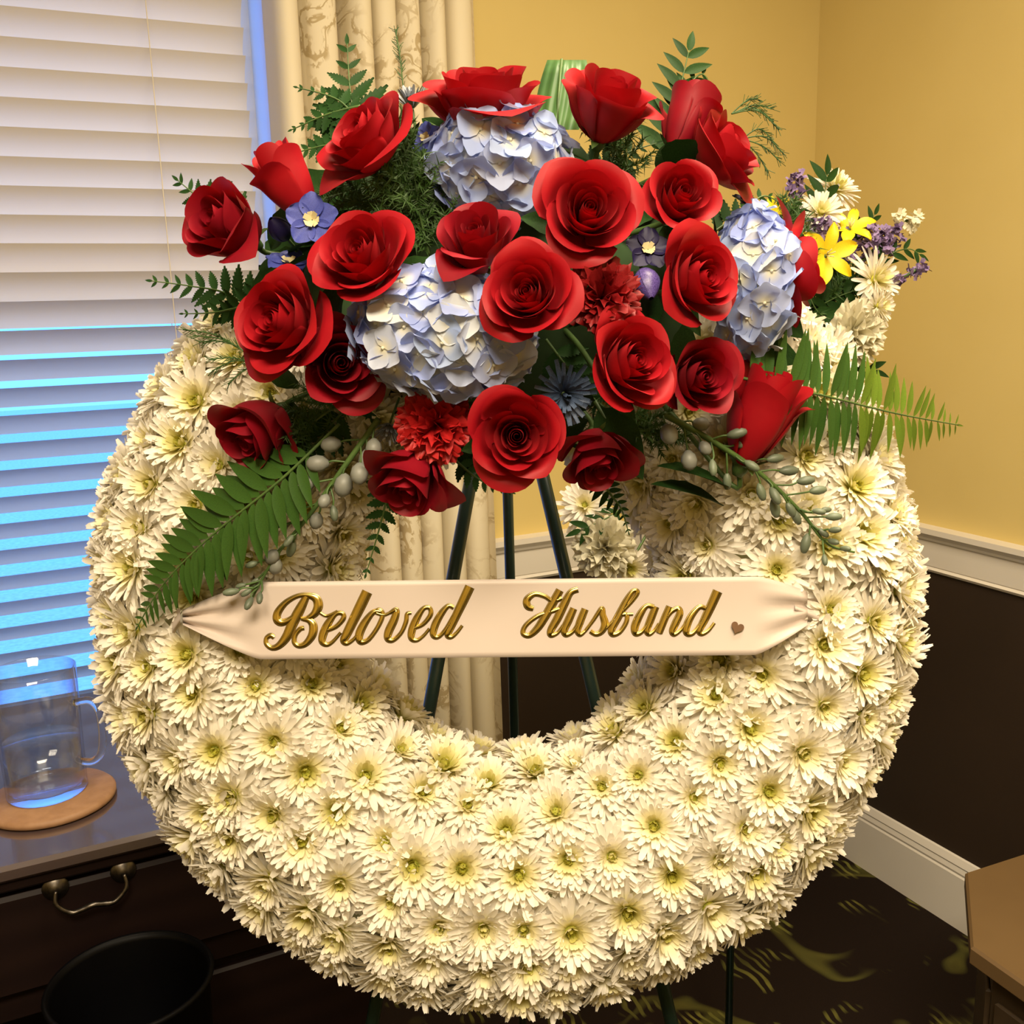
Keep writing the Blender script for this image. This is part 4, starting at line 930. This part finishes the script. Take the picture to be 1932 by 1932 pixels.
def delph(x, y, rpx, mat, n, label, z):
    nn = V(*n); sc = rpx*z/FPX; o = thing('delphinium_flower', label, 'delphinium', frame(P(x, y, z), nn, RT, sc), 'blue delphinium flowers in the spray')
    for k in range(5): part('petal', DP[mat][k % 3], o, Matrix.Rotation(k*1.2566+.3, 4, 'Z') @ T((0, 0, 0.03*(k % 2))))
    part('flower_eye', BEE, o); part('spur', SPUR[mat], o)
delph(590, 416, 52, 'delph', (-.05, -.05, 1), 'open bright blue delphinium flower with a cream eye among the left roses', .735)
delph(545, 500, 48, 'delph', (.1, .75, .55), 'blue delphinium flower half hidden above the large left rose', .775)
delph(1222, 472, 44, 'delphdark', (.05, .2, 1), 'dark indigo delphinium flower with a cream eye between the right roses', .715)
delph(805, 262, 34, 'delph', (-.4, .2, .8), 'small blue delphinium flower at the left edge of the upper hydrangea', .795)
delph(1412, 388, 36, 'delphdark', (.3, .7, .5), 'dark blue delphinium flower on top of the tall right hydrangea', .795)
def closed_bud(x, y, lpx, mat, n, label, z):
    nn = V(*n); sc = lpx*z/FPX; o = thing('delphinium_bud', label, 'delphinium', frame(P(x, y, z)-nn*sc*.5, nn, RT, sc), 'closed delphinium buds in the spray')
    for k in range(5):
        a0 = k*1.2566; mb = MB()
        mb.grid(lambda u, v: (lambda r_, a: (r_*math.cos(a), r_*math.sin(a), v))((0.36+.02*(k % 2))*math.sin(math.pi*(.04+.92*v))**.8*(1-.2*v), a0+(u-.5)*1.75), 5, 7); part('petal', mb.mesh('petal', M[mat]), o)
    mb = MB(); mb.tube([(0, 0, .05), (0, 0, -.7)], 0.05, 6); part('stem', mb.mesh('stem', M['stem']), o)
closed_bud(1220, 536, 78, 'violet', (.15, -.8, .55), 'closed violet delphinium bud below the dark indigo flower', .71)
closed_bud(527, 432, 62, 'delphdark', (-.3, .35, .8), 'closed dark blue bud left of the open blue delphinium', .765)

# dyed spiky flowers
NAVY = mum_mesh(300, [(20, 0.95, 0.1, -.05, 12, 2, .17), (18, .85, .1, .05, 32, 26, .16), (14, .65, .08, .1, 55, 56, .15), (10, .45, .05, .12, 75, 86, .13)], 'petals', M['navy'], .8)
GREYB = mum_mesh(301, [(16, 1.0, 0.08, 0, 35, 48, .16), (14, .9, .06, .05, 58, 66, .15), (10, .7, .04, .1, 75, 84, .14)], 'petals', M['greyblue'], .3)
mb = MB(); mb.tube([(0, 0, 0.05), (0.03, 0, -1.6)], 0.06, 8); SST = mb.mesh('stem', M['stem'])
def spiky(name, x, y, rpx, me, n, label, z, mat=None, group=None, eye=True):
    nn = V(*n); sc = rpx*z/FPX; o = thing(name, label, 'flower', frame(P(x, y, z), nn, RT, sc), group); part('petals', me, o)
    if z > 1.2: stem2(o, P(x, y, z))
    else: part('stem', SST, o)
    if eye: part('flower_eye', EYES[0], o)
spiky('dyed_chrysanthemum', 1062, 742, 62, NAVY, (.25, -.35, .9), 'navy blue spiky flower between the centre and lower right roses', .725, eye=False)
spiky('thistle', 778, 205, 46, GREYB, (-.1, .85, .4), 'grey blue spiky thistle left of the top rose', .81, eye=False)
spiky('thistle', 735, 800, 40, GREYB, (-.2, -.8, .5), 'grey blue spiky thistle in the shade beside the bright red carnation', .775, eye=False)

# ================================================================== second arrangement in the corner
Z2 = 1.50
G2 = 'flowers of the standing spray by the right wall'
FO2 = P(1400, 720, 1.62)
e2 = thing('flower_stand', 'dark metal pole stand that carries the smaller flower spray in the corner', 'stand', T((FO2.x, FO2.y, 0)))
mb = MB(); mb.lathe([(0.0001, 0), (0.10, 0), (0.102, 0.006), (0.03, 0.016), (0.0001, 0.018)], 32); part('base', mb.mesh('base', M['easel']), e2)
mb = MB(); mb.tube([(0, 0, 0.012), (0, 0, 0.6), (0, 0, FO2.z-0.04)], 0.007, 10); part('pole', mb.mesh('pole', M['easel']), e2)
mb = MB(); mb.lathe([(0.0001, 0), (0.03, 0.0), (0.06, 0.025), (0.055, 0.025), (0.0001, 0.004)], 20); part('cup', mb.mesh('cup', M['easel']), e2, T((0, 0, FO2.z-0.05)))
def stem2(o, p):
    mb = MB(); mb.tube(catmull([p, p.lerp(FO2, .4)+FW*.03, FO2], 5), 0.0022, 6); part('stem', mb.mesh('stem', M['stem']), o, None, True)
foliage_base('dark green leaves packed over the foam block of the corner spray', frame(FO2, TC, RT), 0.075, 0.11, 0.045, 70, 0.085, 78)
WMUM = [mum_mesh(400+s, [(24, .95, .1, 0, 6, -6, .17), (20, .85, .1, .06, 24, 16, .16), (16, .7, .08, .1, 45, 40, .15), (12, .5, .06, .12, 66, 70, .13)], 'petals') for s in range(2)]
spiky('chrysanthemum', 1645, 530, 62, WMUM[0], (.55, .1, .85), 'white chrysanthemum at the right of the corner spray under the purple flowers', Z2, group=G2)
spiky('chrysanthemum', 1652, 578, 44, WMUM[1], (.7, -.1, .7), 'small white chrysanthemum touching the white carnation of the corner spray', Z2-.02, group=G2)
spiky('chrysanthemum', 1545, 405, 50, WMUM[1], (.1, .3, .9), 'creamy chrysanthemum at the upper left of the corner spray', Z2, group=G2)
spiky('chrysanthemum', 1572, 362, 52, WMUM[0], (.3, .5, .6), 'white chrysanthemum behind the dark pointed leaves of the corner spray', Z2+.05, group=G2)
spiky('chrysanthemum', 1105, 955, 56, WMUM[0], (-.2, .2, .9), 'white chrysanthemum of the corner spray seen through the wreath opening', 1.56, group=G2)
spiky('chrysanthemum', 1560, 670, 64, WMUM[1], (.3, .1, .9), 'white chrysanthemum between the sword fern and the corner carnation', 1.40, group=G2)
spiky('chrysanthemum', 1185, 1070, 44, WMUM[1], (.2, -.2, .9), 'small white chrysanthemum right of the lower corner carnation', 1.55, group=G2)
carnation(1622, 625, 68, 'whitecarn', (.35, -.1, .9), 'white ruffled carnation at the right of the corner spray', Z2-.03, G2)
carnation(1140, 1035, 66, 'whitecarn', (-.2, -.1, 1), 'white ruffled carnation seen through the wreath opening', 1.52, G2)
def lily(x, y, rpx, n, label, z, rot=0.2):
    nn = V(*n); sc = rpx*z/FPX; o = thing('lily', label, 'lily', frame(P(x, y, z)-nn*sc*.2, nn, RT*math.cos(rot)+UP*math.sin(rot), sc), G2)
    for k in range(6):
        mb = MB(); w0 = .20 if k % 2 else .25
        mb.grid(lambda u, v: (0.05+v*.95, (2*u-1)*w0*math.sin(math.pi*(.05+.93*v))**.8, .45*v-.40*v*v*v+.10*(2*u-1)**2*v), 4, 7); part('petal', mb.mesh('petal', M['yellow']), o, Matrix.Rotation(k*math.pi/3, 4, 'Z'))
    for k in range(5):
        a = k*1.25; mb = MB(); mb.tube([(0, 0, 0), (.12*math.cos(a), .12*math.sin(a), .45)], 0.018, 5); part('stamen', mb.mesh('stamen', M['bee']), o)
    stem2(o, P(x, y, z)-nn*sc*.15)
lily(1563, 480, 62, (.1, -.1, 1), 'yellow star shaped lily in the middle of the corner spray', Z2-.04, .35)
lily(1605, 425, 50, (-.1, .5, .8), 'yellow lily above the purple flowers of the corner spray', Z2)
lily(1450, 395, 40, (-.4, .5, .6), 'yellow lily peeking out beside the tall right hydrangea', Z2)
def statice(x, y, wpx, hpx, label, z, seed, mat='purple', n=60, stempx=(0, 60)):
    rgx = random.Random(seed); s = z/FPX; c = P(x, y, z); o = thing('statice' if mat == 'purple' else 'snapdragon', label, 'flower', T(c), G2)
    mb = MB()
    for k in range(n):
        d = V(rgx.gauss(0, 1), rgx.gauss(0, 1), rgx.gauss(0, 1)); q = Vector((0, 0, 0))+RT*(rgx.uniform(-1, 1)*wpx*s*.5)+UP*(rgx.uniform(-1, 1)*hpx*s*.5)+TC*(rgx.uniform(-1, 1)*.015)
        for j in range(4):
            e = V(rgx.gauss(0, 1), rgx.gauss(0, 1), rgx.gauss(0, 1)); f = e.cross(d).normalized()*.0030; tip = q+e*.0085
            a = mb.add(q-f); b = mb.add(q+f); g = mb.add(tip+f*.9); h = mb.add(tip-f*.9); mb.f.append((a, b, g, h))
    part('florets', mb.mesh('florets', M[mat]), o, None, False, kind='stuff')
    stem2(o, c)
statice(1610, 465, 75, 70, 'purple statice cluster right of the yellow star lily', Z2+.02, 71, n=80, stempx=(-60, 120))
statice(1665, 455, 60, 50, 'purple statice cluster at the right of the corner spray', Z2, 72, stempx=(-90, 110))
statice(1545, 432, 55, 36, 'purple statice between the creamy chrysanthemum and the star lily', Z2-.01, 73, n=45)
statice(1502, 352, 26, 42, 'purple statice tip at the upper left of the corner spray', Z2, 74, n=26, stempx=(10, 130))
statice(1730, 508, 30, 18, 'purple statice sprig reaching farthest to the right', Z2, 75, n=16, stempx=(-120, 70))
statice(1690, 528, 24, 20, 'faint purple statice sprig beside the white chrysanthemum', Z2, 76, n=14, stempx=(-90, 60))
statice(1712, 415, 46, 40, 'creamy snapdragon tip at the upper right of the corner spray', Z2, 77, 'whitecarn', 22, (-90, 110))
def ruscus(label, pts, n, ln, nrm, seed):
    frond('ruscus_sprig', label, 'greenery', pts, n, (lambda s: ln*(1-.35*s)), LEAFS, nrm, 62, G2, .0014, seed=seed, s0=.25)
ruscus('dark pointed leaf sprig at the top of the corner spray', [(1520, 470, Z2+.02), (1540, 410, Z2), (1555, 365, Z2), (1560, 330, Z2)], 4, .058, (.3, .1, .95), 81)
ruscus('green leaf sprig at the far right of the corner spray', [(1630, 520, Z2+.02), (1680, 480, Z2), (1715, 470, Z2), (1735, 480, Z2)], 4, .032, (.3, .1, .95), 82)
ruscus('green leaf sprig behind the yellow lilies', [(1600, 500, Z2+.04), (1625, 450, Z2+.03), (1640, 425, Z2+.02), (1650, 405, Z2+.02)], 3, .036, (.3, .1, .95), 83)
ruscus('dark green leaf sprig under the star lily', [(1500, 480, Z2+.03), (1520, 540, Z2), (1545, 590, Z2), (1590, 610, Z2)], 6, .055, (.2, .1, .95), 84)
ruscus('dark green leaf sprig beside the corner carnation', [(1480, 560, Z2+.03), (1530, 580, Z2+.01), (1580, 560, Z2+.01), (1620, 545, Z2+.01)], 6, .05, (.2, .1, .95), 85)
ruscus('dark green leaf sprig over the lower corner carnation', [(1220, 900, 1.56), (1170, 960, 1.54), (1130, 985, 1.52), (1095, 1000, 1.52)], 4, .045, (-.1, .2, .95), 86)
ruscus('dark green leaf sprig under the corner carnation', [(1500, 640, Z2+.03), (1560, 680, Z2+.02), (1620, 690, Z2+.02), (1650, 700, Z2+.02)], 5, .045, (.2, .1, .95), 87)
plume('asparagus_fern', 'feathery light green fern beside the yellow lilies of the corner spray', [(1490, 560, Z2), (1480, 500, Z2-.02), (1475, 440, Z2-.02), (1490, 390, Z2)], .085, 1400, .020, 91, group=G2, thick=.001)
plume('asparagus_fern', 'dark feathery fern low in the corner spray', [(1480, 640, Z2+.05), (1530, 600, Z2+.03), (1580, 570, Z2+.03), (1600, 520, Z2+.03)], .085, 1400, .018, 92, group=G2, thick=.001)
